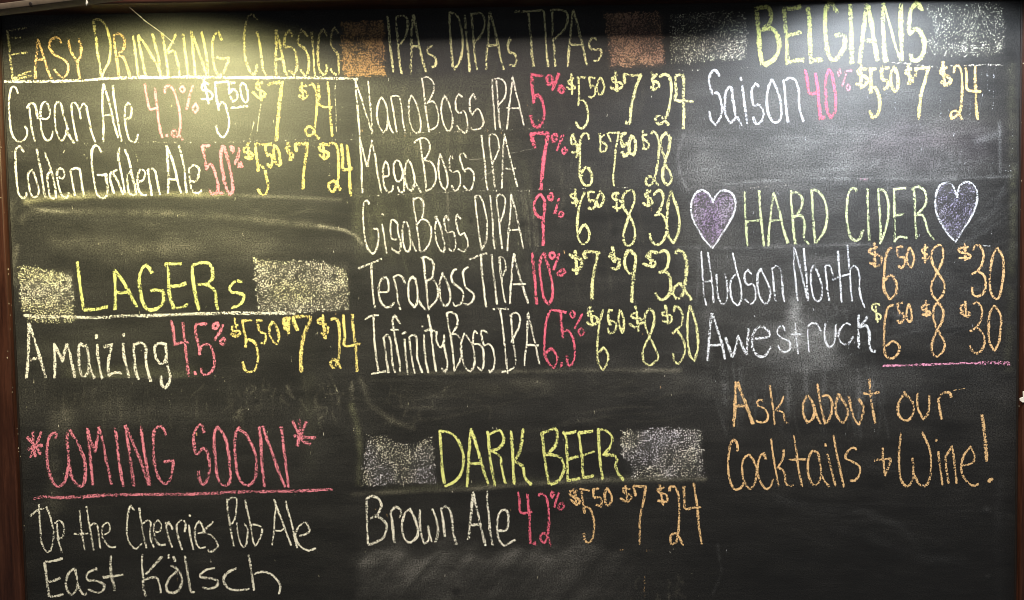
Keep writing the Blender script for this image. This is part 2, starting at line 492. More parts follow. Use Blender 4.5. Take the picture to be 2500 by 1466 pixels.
890,190 880,350 870,550 870,720 865,910; 900,190 930,350 970,550 1000,720 1050,880; 870,585 910,570 970,575
1125,560 1080,590 1070,650 1120,680 1170,720 1165,800 1120,825
1340,150 1340,300 1350,480 1365,650 1375,820; 1340,150 1430,190 1470,300 1495,450 1495,600 1470,730 1395,860
1525,190 1540,400 1560,600 1575,750 1580,880
1605,170 1620,330 1635,520 1650,700 1675,850; 1610,170 1720,165 1760,230 1765,310 1720,430 1640,520
1825,150 1815,350 1805,550 1790,700 1790,850; 1830,150 1880,330 1930,550 1960,700 2000,850; 1810,565 1930,545
2095,510 2070,465 2050,560 2070,640 2130,660 2155,730 2130,810 2070,790
2130,145 2300,145 2480,130; 2300,150 2310,300 2335,480 2340,650 2365,810
@1250 0 5
390,150 400,300 415,500 425,650 440,815; 490,150 495,300 500,480 520,650 530,815; 470,130 560,120 660,150 680,230 640,360 520,480
745,130 720,350 700,550 680,820; 750,130 810,350 860,550 910,790; 710,545 790,550 860,550
1025,490 1005,460 950,500 945,580 1000,610 1080,610 1090,660 1050,740 1000,745
= menu_entry|first menu line of the centre column, the five percent one
@850 165 5.5556
* beer_name|w|4.3|1
100,190 110,350 130,550 145,750 160,910; 110,230 180,420 240,620 330,900; 270,190 290,400 310,600 330,890
520,850 540,650 510,500 450,400 405,500 390,650 420,800 480,890 530,820 545,700; 545,720 570,820 610,890
580,400 600,520 620,650 660,880; 580,400 640,385 700,420 730,580 740,720 770,860
860,370 830,450 820,580 840,740 890,870 960,880 985,780 960,620 910,460 860,370
1000,150 1020,300 1040,480 1070,680 1095,870; 1000,165 1060,130 1130,170 1165,270 1140,370 1075,490; 1080,480 1150,460 1200,540 1225,680 1200,800 1120,850
1310,375 1270,480 1260,600 1290,750 1350,860 1400,830 1415,690 1370,500 1310,375
1550,405 1500,360 1460,430 1460,560 1510,625 1570,590 1605,680 1620,820 1580,890 1520,840 1475,795
1730,430 1700,360 1655,430 1650,560 1680,645 1750,560 1800,620 1835,750 1790,830 1680,840 1670,810
1955,160 1960,350 1975,550 1985,700 1995,850
2010,180 2025,350 2035,520 2045,680 2065,840; 1990,155 2060,150 2130,220 2140,340 2110,430 2040,510
2230,120 2215,300 2190,500 2170,700 2150,845; 2230,130 2280,350 2330,550 2385,790; 2150,555 2330,555
@1250 165 5
* strength|r|8|1
240,90 240,200 255,320 265,430; 235,85 300,100 370,100; 270,370 320,340 370,420 395,540 380,640 330,730 270,710 240,640 230,590
455,95 425,130 440,200 490,200 490,120 455,95; 570,75 530,190 490,275; 590,220 570,280 610,310 635,270 590,220
* price|k|5.5|1
725,80 730,200 730,330; 755,130 690,170 710,210 765,230 765,260 700,265 675,240
810,115 815,250 820,360 810,460; 800,125 895,125; 820,395 880,410 920,520 925,640 890,720 840,745 800,710 780,670
940,120 950,210 960,250; 940,120 1010,130; 955,215 1010,240 1015,330 970,365 935,350; 1075,120 1040,220 1050,310 1085,335 1125,250 1105,160 1075,120
* price|k|7|1
1260,50 1270,180 1280,290; 1290,100 1230,130 1250,180 1330,190 1340,240 1270,270 1200,240
1365,80 1380,200; 1365,80 1480,100 1580,90; 1575,95 1520,220 1480,370 1450,530 1440,690; 1390,680 1450,665
* price|k|7|1
1705,60 1720,130 1730,280; 1765,85 1720,130 1710,160 1780,190 1790,240 1710,270 1700,235
1805,115 1860,85 1920,120 1945,250 1935,400 1900,550 1850,660 1790,690 1755,630 1790,590 1850,630 1910,700
2000,100 1995,200 2010,310 2000,400 2210,415; 2080,85 2100,180 2090,350 2100,550 2090,750; 2000,100 2050,90
= menu_entry|second menu line of the centre column, the seven percent one
@850 310 5.5556
* beer_name|w|4.5|1
155,140 165,300 180,500 185,700 195,900; 165,180 210,370 260,540; 260,540 290,350 325,180; 325,180 370,420 400,650 450,890
490,680 550,660 545,530 505,460 475,560 475,700 500,830 550,890 600,860 610,800
700,480 660,455 620,500 620,620 660,740 720,720 740,600 700,480 740,620 760,780 750,880 700,880 670,820
870,850 895,760 900,680 850,500 810,450 780,520 770,680 810,830 860,880 900,800; 890,680 920,780 990,890
975,170 1000,370 1030,560 1045,700 1060,880; 895,215 960,165 1040,155 1100,210 1110,290 1080,380 1020,450; 1020,450 1120,480 1180,580 1190,720 1140,820 1060,870
1250,370 1225,500 1230,650 1270,800 1320,860 1350,780 1340,640 1290,490 1250,370
1425,430 1400,380 1375,450 1380,580 1420,615 1490,600 1525,700 1510,820 1450,870 1405,800
1610,420 1560,355 1515,400 1540,520 1580,610 1620,560 1690,610 1705,720 1680,830 1630,865 1560,800
1810,115 1830,300 1855,500 1870,700 1890,850
1915,130 1920,300 1950,480 1970,650 1990,815; 1915,130 1950,100 2020,130 2045,280 2010,400 1960,500
2120,100 2105,300 2095,500 2090,700 2085,830; 2125,130 2170,320 2220,520 2300,820; 2140,570 2270,570
@1250 310 5
* strength|r|9|1
230,85 250,170 280,260; 225,85 330,80 450,80; 445,85 420,200 395,350 375,520 355,760
+|r|7|1
530,90 495,120 500,180 540,165 550,110 530,90; 620,105 580,200 550,285; 640,255 610,290 630,330 670,295 640,255
* price|k|6|1
750,90 720,140 730,210 790,210 820,260 780,310 730,310; 740,90 790,250 790,370
945,155 920,85 870,90 835,160 830,300 825,450 830,600 870,700 920,720 965,690 975,600 940,510 900,495 860,540 850,600
* price|k|5|1
1070,80 1080,200 1080,280; 1125,100 1070,150; 1100,190 1150,220 1140,290 1090,305 1065,270
1165,75 1205,180; 1165,75 1310,70; 1300,80 1270,250 1255,430 1235,600 1245,720
+|k|8|1
1340,85 1335,170 1345,240; 1390,80 1345,90; 1350,240 1400,200 1430,260 1410,330 1365,360 1350,310; 1460,110 1430,200 1440,310 1480,345 1510,260 1495,150 1460,110
* price|k|6|1
1595,40 1600,150 1610,270; 1640,85 1580,120 1620,160 1670,210 1650,270 1590,265
1700,85 1715,50 1765,90 1795,200 1790,350 1770,500 1740,640 1690,715 1640,700 1645,630 1690,605 1740,650 1785,715
+|k|7|1
1880,70 1820,140 1815,250 1870,400 1840,540 1850,660 1900,710 1945,650 1930,560 1870,440 1915,270 1930,130 1880,70
= menu_entry|third menu line of the centre column, the nine percent one
@870 450 5.5556
* beer_name|w|4.4|1
180,275 145,215 105,260 90,380 95,520 110,700 145,850 220,940 275,880 300,760 295,640 285,610; 205,605 285,610
345,415 365,410; 350,545 375,700 390,820 410,935
545,750 480,740 460,620 470,510 500,485 560,540 565,650 590,750 600,850 575,940 510,900 475,870
720,700 700,560 670,505 635,530 625,650 635,800 670,900 710,910 735,800 715,600; 740,750 770,830 810,915
775,190 780,330 810,480 830,620 850,760 860,900; 775,210 840,185 900,230 915,320 890,460; 830,550 870,490 940,485 1010,570 1015,700 980,820 910,910 865,910
1060,455 1090,440; 1090,460 1070,600 1080,740 1120,870 1180,930 1200,850 1170,700 1130,550 1090,460
1255,495 1220,430 1190,480 1205,600 1240,665 1310,640 1345,760 1340,870 1300,920 1255,870
1415,470 1370,410 1350,470 1370,590 1410,690 1460,660 1510,780 1500,860 1450,915 1380,880
1610,165 1620,330 1645,520 1670,700 1700,900; 1610,170 1670,160 1720,250 1760,420 1775,600 1760,760 1710,880
1815,160 1830,330 1850,530 1855,700 1875,890
1900,150 1910,300 1935,480 1950,650 1980,870; 1900,170 1960,140 2015,200 2010,330 1975,460 1940,540
2100,120 2090,330 2075,550 2060,700 2050,900; 2100,130 2150,330 2200,550 2265,870; 2070,625 2210,620
@1250 450 5
* strength|r|7|1
400,200 345,120 290,180 270,290 300,380 370,420; 350,125 395,200 395,320 380,450 380,600 380,750
475,110 440,160 480,205 500,150 475,110; 575,160 550,260 520,360; 600,330 570,380 600,405 625,370 600,330
* price|k|6|1
770,65 770,160 785,270; 770,105 715,135 740,170 795,190 795,230 730,225
890,100 850,180 820,280 800,400 795,520 805,640 830,710 875,735 930,680 945,590 895,500 850,530 815,600
930,90 935,180 950,220; 930,95 1000,95; 950,200 1000,200 1015,270 970,305 935,290; 1080,85 1040,170 1045,260 1075,280 1120,180 1080,85
* price|k|6|1
1275,95 1275,200 1285,330; 1305,115 1235,120 1240,180 1320,200 1350,260 1290,300 1230,275
1500,150 1480,90 1430,75 1370,120 1350,200 1370,300 1440,400 1490,520 1500,640 1460,740 1385,745 1360,640 1390,500 1440,350 1490,230 1500,150
* price|k|6.5|1
1650,60 1665,240; 1695,90 1620,120 1640,160 1700,180 1710,240 1650,265 1600,230
1730,130 1790,75 1840,120 1840,220 1800,320 1750,385; 1760,380 1820,370 1870,430 1890,540 1850,680 1770,740 1700,690 1680,600
1940,80 1910,200 1895,350 1890,500 1910,640 1970,720 2020,620 2045,450 2010,280 1940,80
= menu_entry|fourth menu line of the centre column, the ten percent one
@870 600 5.5556
* beer_name|w|5.2|1
205,260 210,430 225,620 250,860; 30,310 180,250 345,185
300,630 430,620 430,490 400,430 340,460 305,560 310,700 360,810 440,840 515,780
505,430 540,560 560,700 595,870; 500,430 560,400 630,430 660,530
800,480 770,415 720,470 705,600 720,750 790,840 830,750 830,600 800,440; 830,700 880,800 930,860
910,170 925,320 945,520 960,680 985,870; 875,170 950,160 1040,220 1050,320 1020,440 950,480; 1030,450 1090,530 1105,680 1060,770 1000,830
1170,370 1135,500 1130,650 1160,770 1210,825 1265,760 1275,650 1230,500 1170,370
1360,330 1330,330 1290,400 1310,500 1380,560 1440,620 1450,720 1410,790 1340,820 1310,770
1520,290 1450,350 1455,450 1480,560 1550,620 1600,680 1570,760 1510,805 1460,780
1695,140 1700,350 1725,560 1740,700 1765,830; 1535,190 1650,140 1770,105
1835,120 1850,300 1875,500 1890,650 1910,800
1940,180 1955,320 1975,500 1995,650 2020,770; 1935,165 1970,150 2020,220 2030,310 1980,410
2135,110 2115,300 2100,500 2090,650 2085,790; 2140,120 2190,330 2250,530 2335,790; 2100,530 2290,520
@1250 600 5
* strength|r|7|1
250,95 260,250 280,450 290,600 305,710
390,90 350,170 340,300 360,470 390,640 450,715 490,640 495,500 460,320 420,180 390,90
490,80 460,120 490,165 525,120 490,80; 570,105 545,200 510,295; 620,290 560,340 590,370 650,330 620,290
* price|k|8|1
770,60 780,180 790,350; 700,110 770,150 850,170 850,230 800,300 735,290; 735,130 740,150
905,155 880,120 900,75 960,75 1065,85; 1050,90 1030,200 1000,330 980,470 980,560 975,670
* price|k|8|1
1225,15 1240,100 1250,200; 1230,90 1190,120 1220,160 1300,170 1310,240 1270,290 1220,270
1480,90 1430,55 1385,120 1375,220 1410,320 1460,340; 1470,90 1510,130 1500,280 1480,400 1470,550 1460,690
* price|k|8|1
1680,80 1700,260; 1770,90 1700,75 1640,130 1700,170 1750,210 1720,260 1600,225
1805,85 1860,60 1910,110 1910,200 1870,300 1800,330; 1830,325 1890,330 1930,400 1940,520 1900,620 1840,660 1790,640 1750,580
2000,100 2030,55 2100,100 2130,200 2130,320 2110,460 2090,580 2030,650 1970,610 1970,530 2050,460 2100,530 2150,600 2190,660
= menu_entry|fifth menu line of the centre column, the six and a half percent one
@870 750 5.5556
* beer_name|w|5|1
235,140 240,300 245,450 265,650 300,880; 125,165 200,120 295,105; 205,905 300,890 400,870
370,410 390,560 410,720 440,890; 370,420 410,380 450,420 475,560 485,740 525,890
595,225 525,110 490,170 500,280 530,430 560,600 585,730 590,870; 470,310 570,310
620,365 670,345; 650,440 665,600 680,760 700,910
715,410 735,560 760,740 790,900; 715,410 760,380 815,400 825,560 830,700 890,890
890,245 895,270; 920,385 920,540 940,720 975,890
975,110 1010,300 1030,480 1050,680 1080,870; 930,330 980,310 1060,325
1085,330 1085,440 1110,520 1150,550 1180,500 1190,380; 1190,400 1195,540 1220,680 1235,800 1210,890 1155,835
1230,80 1250,240 1290,460 1310,640 1330,870; 1225,100 1270,65 1350,110 1375,210 1320,330 1270,390; 1290,370 1370,380 1420,470 1430,600 1400,740 1330,860
1465,360 1420,500 1430,650 1470,800 1540,870 1600,780 1600,640 1560,480 1465,360
1640,360 1605,320 1585,400 1595,500 1660,500 1720,580 1730,720 1720,820 1690,865 1650,810
1780,355 1730,320 1690,340 1710,430 1735,520 1790,500 1850,570 1875,700 1860,830 1810,890 1790,860
1955,40 1980,250 2005,450 2025,650 2050,900; 1855,30 1950,20 2060,25; 1970,880 2060,865 2140,820
2095,110 2110,280 2125,450 2150,620 2170,780; 2090,110 2160,75 2220,140 2210,260 2150,380 2095,480
2325,70 2320,280 2310,500 2290,650 2280,790; 2325,80 2380,300 2430,520 2485,770; 2310,515 2470,520
@1250 740 5
* strength|r|6|1
470,95 430,180 405,330 395,500 405,640 450,740 510,795 545,730 545,650 480,560 415,610
605,730 600,780 615,740
595,100 600,220 625,430; 480,85 595,100 660,115; 630,350 690,340 740,420 765,550 760,680 720,760 680,750 670,640
745,100 710,140 740,185 770,140 745,100; 855,135 820,210 770,310; 850,310 810,350 840,405 880,360 850,310
* price|k|6|1
950,50 965,150 985,280; 985,100 930,110 930,150 1010,170 1045,200 1030,250 970,270 915,235
1115,90 1080,200 1055,350 1040,500 1040,650 1070,770 1110,815 1160,740 1175,640 1120,540 1060,600
1180,85 1175,200 1200,270; 1180,90 1225,95; 1190,220 1250,230 1275,280 1250,350 1190,370 1170,310; 1315,90 1300,200 1320,300 1350,370 1370,250 1350,150 1315,90
* price|k|6|1
1510,40 1530,200 1545,345; 1535,110 1460,140 1470,180 1560,190 1600,240 1530,270 1500,300 1435,255
1680,70 1625,150 1625,260 1670,400 1730,520 1785,660 1740,720 1680,765 1610,710 1600,600 1640,480 1690,380 1730,250 1730,130 1680,70
* price|k|6|1
1875,30 1895,150 1910,260; 1890,120 1830,120 1850,160 1930,150 1950,200 1920,240 1840,220
1980,110 1985,50 2010,40 2065,100 2085,190 2050,290 1960,370; 2020,340 2080,430 2110,530 2090,650 2030,740 1980,700 1965,620
2170,40 2145,170 2140,330 2150,500 2170,640 2225,710 2265,560 2260,350 2220,160 2170,40
= heading|heading reading Dark Beer in thin yellow capitals
@860 1030 5
* lettering|l|7|1.08
1065,110 1080,250 1090,420 1100,600 1125,750; 1065,115 1180,130 1280,210 1340,350 1360,480 1330,620 1260,720 1135,790
1450,90 1430,300 1420,500 1400,790; 1455,110 1530,330 1590,550 1660,770; 1430,510 1580,510
1655,120 1670,300 1690,500 1710,620 1740,780; 1655,170 1720,130 1800,105 1845,180 1840,260 1780,330 1705,355; 1700,350 1750,385 1810,440 1830,580 1870,750
1940,115 1950,300 1960,500 1975,760; 2085,95 2070,250 2030,400 1985,470; 2000,490 2080,550 2110,680 2180,770
@1280 1030 5
* lettering|l|7|1.05
215,130 230,280 250,450 275,620 310,770; 220,135 290,115 380,90 405,180 380,290 300,380; 260,400 380,410 450,450 490,560 450,680 390,740 320,765
475,125 510,200 520,350 525,500 530,620 530,720; 480,140 560,140 630,120; 540,460 600,440 660,425; 535,720 600,710 680,690
665,140 680,250 700,400 710,520 715,670; 665,135 750,125 835,115; 720,410 790,385 850,370; 720,680 780,675 845,660
905,85 910,250 920,400 930,520 955,700; 895,110 970,100 1050,150 1075,230 1040,320 970,400; 960,400 1090,410 1130,460 1115,550 1150,630 1210,715
= menu_entry|menu line under the dark beer heading
@860 1180 5
* beer_name|w|6|1
175,200 175,350 180,520 195,750; 175,195 240,160 320,190 355,270 330,350 290,400 220,435; 270,400 340,420 410,490 420,550 380,660 310,710 210,750
475,360 490,500 500,620 515,720; 470,380 490,320 540,290 590,330 600,370 580,415
700,310 640,380 610,500 620,620 660,710 730,715 790,650 800,560 760,420 700,310
830,330 820,450 840,600 880,740 930,690 935,600 930,530; 935,600 970,710; 980,320 1020,420 1045,540 1040,640 1015,720
1085,310 1110,480 1130,650; 1090,310 1140,290 1190,330 1220,450 1230,600 1270,750
1475,110 1460,300 1440,480 1420,690; 1480,130 1530,350 1570,540 1625,760; 1430,510 1580,505
1650,105 1645,220 1670,400 1680,560 1715,760
1780,580 1880,575 1905,480 1900,370 1860,325 1800,360 1770,480 1775,620 1810,720 1860,765 1920,730 1990,690
@1250 1180 5
* strength|r|6|1
75,105 90,200 100,350 160,365 250,345; 185,135 195,250 215,400 215,550 225,740
285,710 265,745 290,740
320,155 350,130 410,160 440,250 450,370 450,500 435,640 400,725 355,700 350,640 390,605 430,650 475,760
495,100 475,140 490,180 515,140 495,100; 570,120 540,210 520,290; 610,230 565,280 590,325 635,290 610,230
* price|o|6|1
755,65 780,180 790,270; 795,90 710,100 720,150 800,190 830,230 790,260 710,200
850,70 860,180 890,370; 830,70 890,80 945,95; 885,300 920,290 970,340 1000,450 1000,560 980,680 930,725 890,700 875,615
990,80 1000,160 1020,180; 990,75 1060,65; 1010,170 1080,180 1095,230 1080,285 1030,260; 1160,60 1130,140 1150,250 1190,260 1220,170 1160,60
* price|o|6|1
1385,30 1400,140 1415,235; 1440,75 1360,60 1365,110 1450,150 1450,200 1390,220 1325,185
1480,40 1515,150; 1480,35 1560,40 1640,40; 1635,45 1610,200 1580,330 1560,480 1560,640 1560,740
* price|o|6|1
1800,20 1825,150 1845,265; 1860,45 1780,80 1790,110 1880,140 1900,190 1880,230 1780,215
1925,95 1930,45 1990,50 2030,140 2040,300 2040,450 2030,600 2000,720 1940,745 1935,650 1990,610 2030,640 2085,755
2095,40 2105,180 2115,310 2210,300 2300,295; 2220,0 2245,180 2265,330 2280,500 2315,740
= heading|heading reading Belgians in bold lime yellow capitals
@1600 0 5
* lettering|l|11|1
1235,110 1245,250 1265,420 1275,600 1300,780; 1220,110 1300,95 1380,95 1415,200 1395,280 1300,370; 1310,370 1400,340 1470,400 1510,520 1500,640 1430,740 1340,795
1570,105 1580,260 1600,450 1610,620 1610,780; 1570,110 1660,110 1770,85; 1620,430 1700,420 1770,395; 1610,765 1720,740 1810,735
1860,100 1880,250 1885,450 1890,620 1900,770; 1905,750 1970,735 2035,735
2215,150 2170,65 2120,50 2080,140 2070,280 2080,450 2100,600 2130,710 2190,735 2260,660 2310,560 2310,450; 2200,440 2250,430 2310,440
2380,60 2385,200 2390,400 2395,600 2400,770
@2000 0 5
580,60 555,250 530,450 510,620 490,765; 590,60 630,250 660,450 690,620 710,740; 580,500 690,500
780,60 780,250 785,450 795,620 810,750
1000,50 995,250 1000,450 1005,620 1000,740
1250,120 1190,30 1120,130 1100,280 1105,420 1170,360 1240,400 1280,520 1270,650 1200,735 1135,730 1115,670
* lettering|l|6|1
785,40 850,260 900,450 950,620 990,740
= menu_entry|menu line in the top right corner with a five letter white name
@1650 150 4.442
* beer_name|v|6|1
470,155 430,95 385,120 360,200 380,300 400,350 450,340 490,420 500,520 480,620 430,690 385,640 360,550
620,310 580,280 540,350 530,450 540,580 590,670 640,620 640,540 620,420 600,310; 640,560 680,630 715,690
705,175 710,205; 720,270 740,420 755,550 770,680
900,275 865,240 825,310 830,430 850,490 890,470 940,520 950,600 920,660 870,680 840,610
1040,200 1000,290 985,420 1000,560 1040,640 1090,665 1140,600 1140,460 1100,320 1040,200
1170,220 1185,350 1195,500 1215,660; 1165,225 1220,185 1290,200 1330,300 1335,420 1345,530 1385,655
* strength|r|8|1
1405,100 1430,230 1450,350 1540,340; 1515,135 1540,300 1550,450 1570,630
1603,604 1600,616; 1600,600 1606,618
1660,90 1630,180 1625,330 1635,500 1680,620 1720,560 1735,420 1715,260 1690,130 1660,90
+|p|4.5|1
1775,85 1755,120 1765,160 1785,130 1775,85; 1850,140 1825,210 1805,270; 1870,250 1845,290 1870,320 1890,285 1870,250
1830,115 1880,100 1910,105
@2000 150 4.442
* price|Y|8.5|1
455,50 450,290; 520,85 430,90 420,130 500,170 525,210 480,270 400,245
560,75 560,200 560,340; 545,90 610,80; 570,280 620,300 650,400 655,500 630,580 585,620 545,540
685,70 675,130 690,200; 685,70 750,75; 690,200 740,220 740,280 700,300; 810,60 780,130 780,240 815,325 850,290 850,160 810,60
* price|Y|7.5|1
965,30 975,150 985,245; 1000,80 940,110 950,140 1010,170 1010,220 960,240
1045,70 1045,160; 1035,80 1190,70; 1185,70 1150,200 1110,330 1090,480 1080,620
* price|O|8|1
1340,10 1350,140 1365,270; 1385,70 1320,90 1320,130 1400,170 1430,210 1390,250 1320,225
+|O|6.5|1
1465,125 1465,70 1510,50 1545,120 1550,260 1545,400 1530,530 1480,600 1435,620 1430,560 1480,535 1520,570 1550,625
1590,50 1600,180 1610,310 1750,330; 1690,60 1690,200 1700,350 1705,480 1715,630
= heading|heading reading Hard Cider in pale lime capitals between two hearts
@1650 430 5
* lettering|L|6|.95
835,200 845,350 850,500 860,680 875,850; 1015,180 1025,350 1040,520 1055,680 1075,850; 855,570 930,550 1050,540
1190,210 1170,380 1150,560 1135,700 1130,855; 1195,210 1240,350 1280,500 1310,640 1370,830; 1160,550 1280,530
1405,180 1410,350 1425,500 1435,650 1460,830; 1405,205 1490,210 1545,290 1530,390 1480,470; 1420,510 1500,480 1550,510 1575,600 1565,750 1620,830
1655,170 1665,350 1675,520 1690,680 1700,820; 1660,165 1740,190 1800,270 1840,390 1845,520 1820,650 1760,760 1710,815
@2000 430 5
455,200 450,160 400,150 355,220 340,350 335,480 350,640 390,760 450,790 500,760 530,660
590,160 590,300 595,450 600,600 610,790
720,160 730,320 740,500 750,650 745,830; 740,160 800,190 840,300 845,430 830,580 790,720 750,800
910,150 915,300 915,450 920,620 920,810; 930,165 1000,150 1050,150; 920,490 980,475 1025,465; 920,790 980,740 1070,755
1150,150 1165,300 1170,450 1175,600 1190,760; 1130,160 1200,130 1280,180 1310,280 1280,380 1200,460; 1175,480 1260,480 1300,570 1330,680 1400,785
= menu_entry|first white menu line under the cider heading
@1680 600 4.886
* beer_name|v|4.8|1
155,70 165,220 175,400 185,550 215,710; 235,85 260,250 280,400 295,550 305,680; 190,430 280,420
335,345 345,450 350,580 390,680 440,700 465,620 465,480 440,330
530,85 560,220 590,340; 590,340 540,370 505,450 505,560 530,660 590,710 630,640 635,520 615,420 590,340
750,340 715,290 675,340 675,420 710,470 770,460 800,530 800,640 750,695 680,640
870,275 830,340 825,440 845,570 890,670 940,690 975,620 970,510 920,390 870,275
1000,270 1015,400 1025,530 1045,680; 1000,275 1060,240 1100,290 1120,430 1130,560 1150,665
1265,25 1260,200 1275,380 1290,520 1305,660; 1270,25 1320,200 1360,380 1430,650; 1380,35 1395,200 1410,400 1430,640
1500,230 1465,310 1465,450 1490,600 1540,665 1590,620 1595,480 1550,340 1500,230
1635,250 1645,380 1660,520 1685,660; 1640,240 1680,230 1705,280 1725,350
1785,65 1795,200 1810,380 1820,530 1830,670; 1720,410 1820,370 1910,340
1900,0 1915,180 1930,350 1940,500 1955,665; 1930,280 1975,240 2020,280 2045,380 2045,520 2070,650 2105,735
@2000 590 4.582
* price|o|6|1
615,20 620,150 625,285; 650,65 570,90 570,130 680,160 700,220 660,275 565,240
805,70 760,120 735,250 725,400 730,550 790,650 850,590 865,480 830,400 790,380 735,430
870,60 880,150 900,180; 880,60 935,60; 900,180 950,180 960,240 920,300 885,265; 1010,65 980,150 990,250 1030,290 1060,200 1040,110 1010,65
* price|o|6|1
1185,35 1185,240; 1215,65 1155,90 1160,130 1220,150 1220,190 1150,190
1350,35 1280,80 1255,180 1280,270 1340,370 1400,470 1385,590 1320,665 1260,580 1260,460 1320,340 1380,200 1380,90 1350,35
* price|o|6|1
1630,25 1635,210; 1665,65 1575,70 1570,115 1690,150 1680,190 1565,185
1725,100 1740,50 1790,45 1835,130 1820,250 1780,320 1710,365; 1780,340 1840,380 1860,460 1840,570 1770,610 1720,590 1710,515
1990,70 1945,150 1920,280 1905,430 1920,570 1980,645 2020,600 2045,480 2060,330 2055,180 1990,70
= menu_entry|second white menu line under the cider heading
@1680 600 4.886
* beer_name|v|6.5|1
280,810 265,930 250,1100 240,1250 235,1370; 290,815 330,940 380,1100 410,1200 440,1350; 245,1190 420,1180
445,1100 480,1200 530,1330; 530,1330 570,1200 600,1070; 600,1070 640,1180 695,1300; 695,1300 710,1150 720,990
800,1110 960,1085 955,1020 900,975 830,980 780,1040 760,1130 770,1230 830,1310 910,1320 990,1210
* beer_name|v|4.6|1
1155,1010 1130,960 1080,980 1065,1050 1130,1110 1200,1140 1220,1210 1190,1260 1120,1260 1070,1190
1280,930 1285,1050 1300,1180 1310,1290; 1230,1060 1370,1055
1425,1000 1430,1120 1445,1270; 1430,960 1480,925 1540,940 1580,1020
1640,930 1625,1040 1640,1150 1680,1210 1730,1180 1755,1080 1760,940
1935,950 1900,925 1840,960 1795,1050 1810,1140 1870,1180 1920,1160 1970,1090
* beer_name|v|6.5|1
2030,830 2035,960 2030,1100 2035,1220; 2135,850 2050,980; 2060,970 2130,960 2160,1060 2160,1180 2190,1260 2235,1260
@2000 590 4.582
* price|k|5|1
630,685 645,860 655,900; 685,710 610,700 590,740 620,780 690,830 680,870 630,870
+|o|6|1
825,710 770,740 740,850 730,1000 725,1150 740,1270 800,1310 870,1270 895,1180 830,1115 750,1170
880,690 885,760 900,800; 890,690 940,690; 900,800 940,810 935,880 900,915 880,880; 1005,700 980,760 980,880 1030,890 1030,780 1005,700
* price|o|6|1
1195,660 1200,840; 1225,710 1165,720 1160,760 1240,790 1230,820 1155,820
1330,680 1285,740 1280,850 1310,960 1360,1050 1400,1120 1395,1210 1320,1290 1265,1230 1270,1120 1310,1010 1370,900 1385,780 1330,680
* price|o|6|1
1635,670 1640,840; 1645,710 1590,720 1590,770 1690,800 1660,840 1580,800
1720,700 1770,680 1815,750 1815,850 1770,950 1690,1010; 1770,970 1830,1030 1850,1120 1820,1210 1760,1250 1700,1210 1690,1170
1965,710 1910,800 1895,950 1900,1110 1960,1225 2010,1130 2030,980 2030,830 1965,710
* underline|m|6|.85
710,1390 900,1390 1150,1380; 1150,1380 1270,1375 1600,1362 1780,1362
* underline|m|9|.75
1780,1362 1950,1355 2130,1365
= note|orange chalk note inviting questions about cocktails and wine
@1720 900 4.582
* lettering|o|8|1
350,150 345,300 340,450 325,650; 370,160 420,290 480,450 540,620; 355,420 470,420
* lettering|o|5|1
650,370 630,345 590,370 600,420 670,450 710,520 690,590 620,600 580,585
730,190 750,330 770,460 785,630; 885,310 850,400 790,460; 800,470 870,490 895,550 905,600 935,610
* lettering|o|6|1
1190,340 1150,300 1110,380 1105,500 1150,610 1210,560 1230,450 1190,350; 1210,400 1240,500 1300,620
1265,180 1285,320 1310,470 1350,620; 1320,310 1380,305 1425,380 1420,500 1365,620
1500,290 1470,400 1475,520 1550,620 1600,530 1590,430 1500,290
1615,310 1640,450 1680,570 1725,630; 1725,630 1770,520 1775,430 1725,340
1845,120 1855,290 1880,450 1910,610; 1775,280 1860,285 1950,265
@2000 900 2.624
550,150 510,220 510,300 560,335 600,290 600,220 550,165
630,160 630,250 665,325 700,280 705,175
845,185 835,155 790,160 765,210 785,325
@1720 900 4.582
* lettering|o|5.5|1
370,920 360,830 325,800 285,870 265,1050 275,1220 330,1350 400,1340 440,1280
500,965 440,1010 420,1130 450,1280 510,1355 570,1270 580,1130 550,1030 500,965
685,1020 665,950 620,990 595,1110 610,1230 680,1345 740,1320 765,1240
745,790 765,950 790,1120 830,1310; 885,910 880,1000 820,1110; 830,1110 890,1160 910,1280 940,1310 990,1305
1000,750 1030,950 1055,1150 1090,1320; 950,1020 1130,1015
1270,950 1210,925 1165,1010 1155,1150 1190,1270 1240,1305 1290,1240 1300,1120 1270,950; 1300,1170 1340,1260 1395,1320
1350,840 1355,870; 1375,960 1410,1100 1465,1310
1440,745 1480,950 1520,1150 1560,1325
1700,905 1660,885 1600,930 1575,1000 1650,1040 1730,1090 1740,1170 1690,1250 1630,1255
1995,890 2000,1020 2020,1200; 1900,1030 2000,1015 2090,1010; 2090,1010 2060,1100 2020,1200
@2000 900 2.624
525,415 510,550 520,700 560,755 595,720 605,640 597,575; 600,660 640,740 690,745 715,660 710,530 660,410
750,450 750,465; 763,535 775,640 790,745
810,560 815,640 830,735; 815,560 850,495 865,600 880,735
915,625 980,605 995,560 970,500 925,560 910,640 935,710 985,750 1020,740
* lettering|o|8|1
1045,300 1060,430 1073,590; 1085,722 1108,708
= divider|row of faint dotted chalk lines ruled between the menu lines
@0 330 4.886
* rule|w|3|.4
310,120 700,108 1250,95 1700,85 2440,95 3000,75 3500,60 4200,55
@850 165 5.5556
0,920 400,915 900,890 1700,865 2450,845
@1250 165 5
0,765 300,745 800,750
@850 310 5.5556
0,950 400,940 900,905 1700,870 2500,865
@1250 450 5
250,70 600,60 900,50 1600,40
@1600 0 5
200,860 600,855; 900,840 1400,810
@1650 430 5
430,170 900,150 1200,115 1500,100
* rule|w|4|.6
@2000 0 5
850,770 1100,780 1400,820 1800,800 2200,795 2330,850
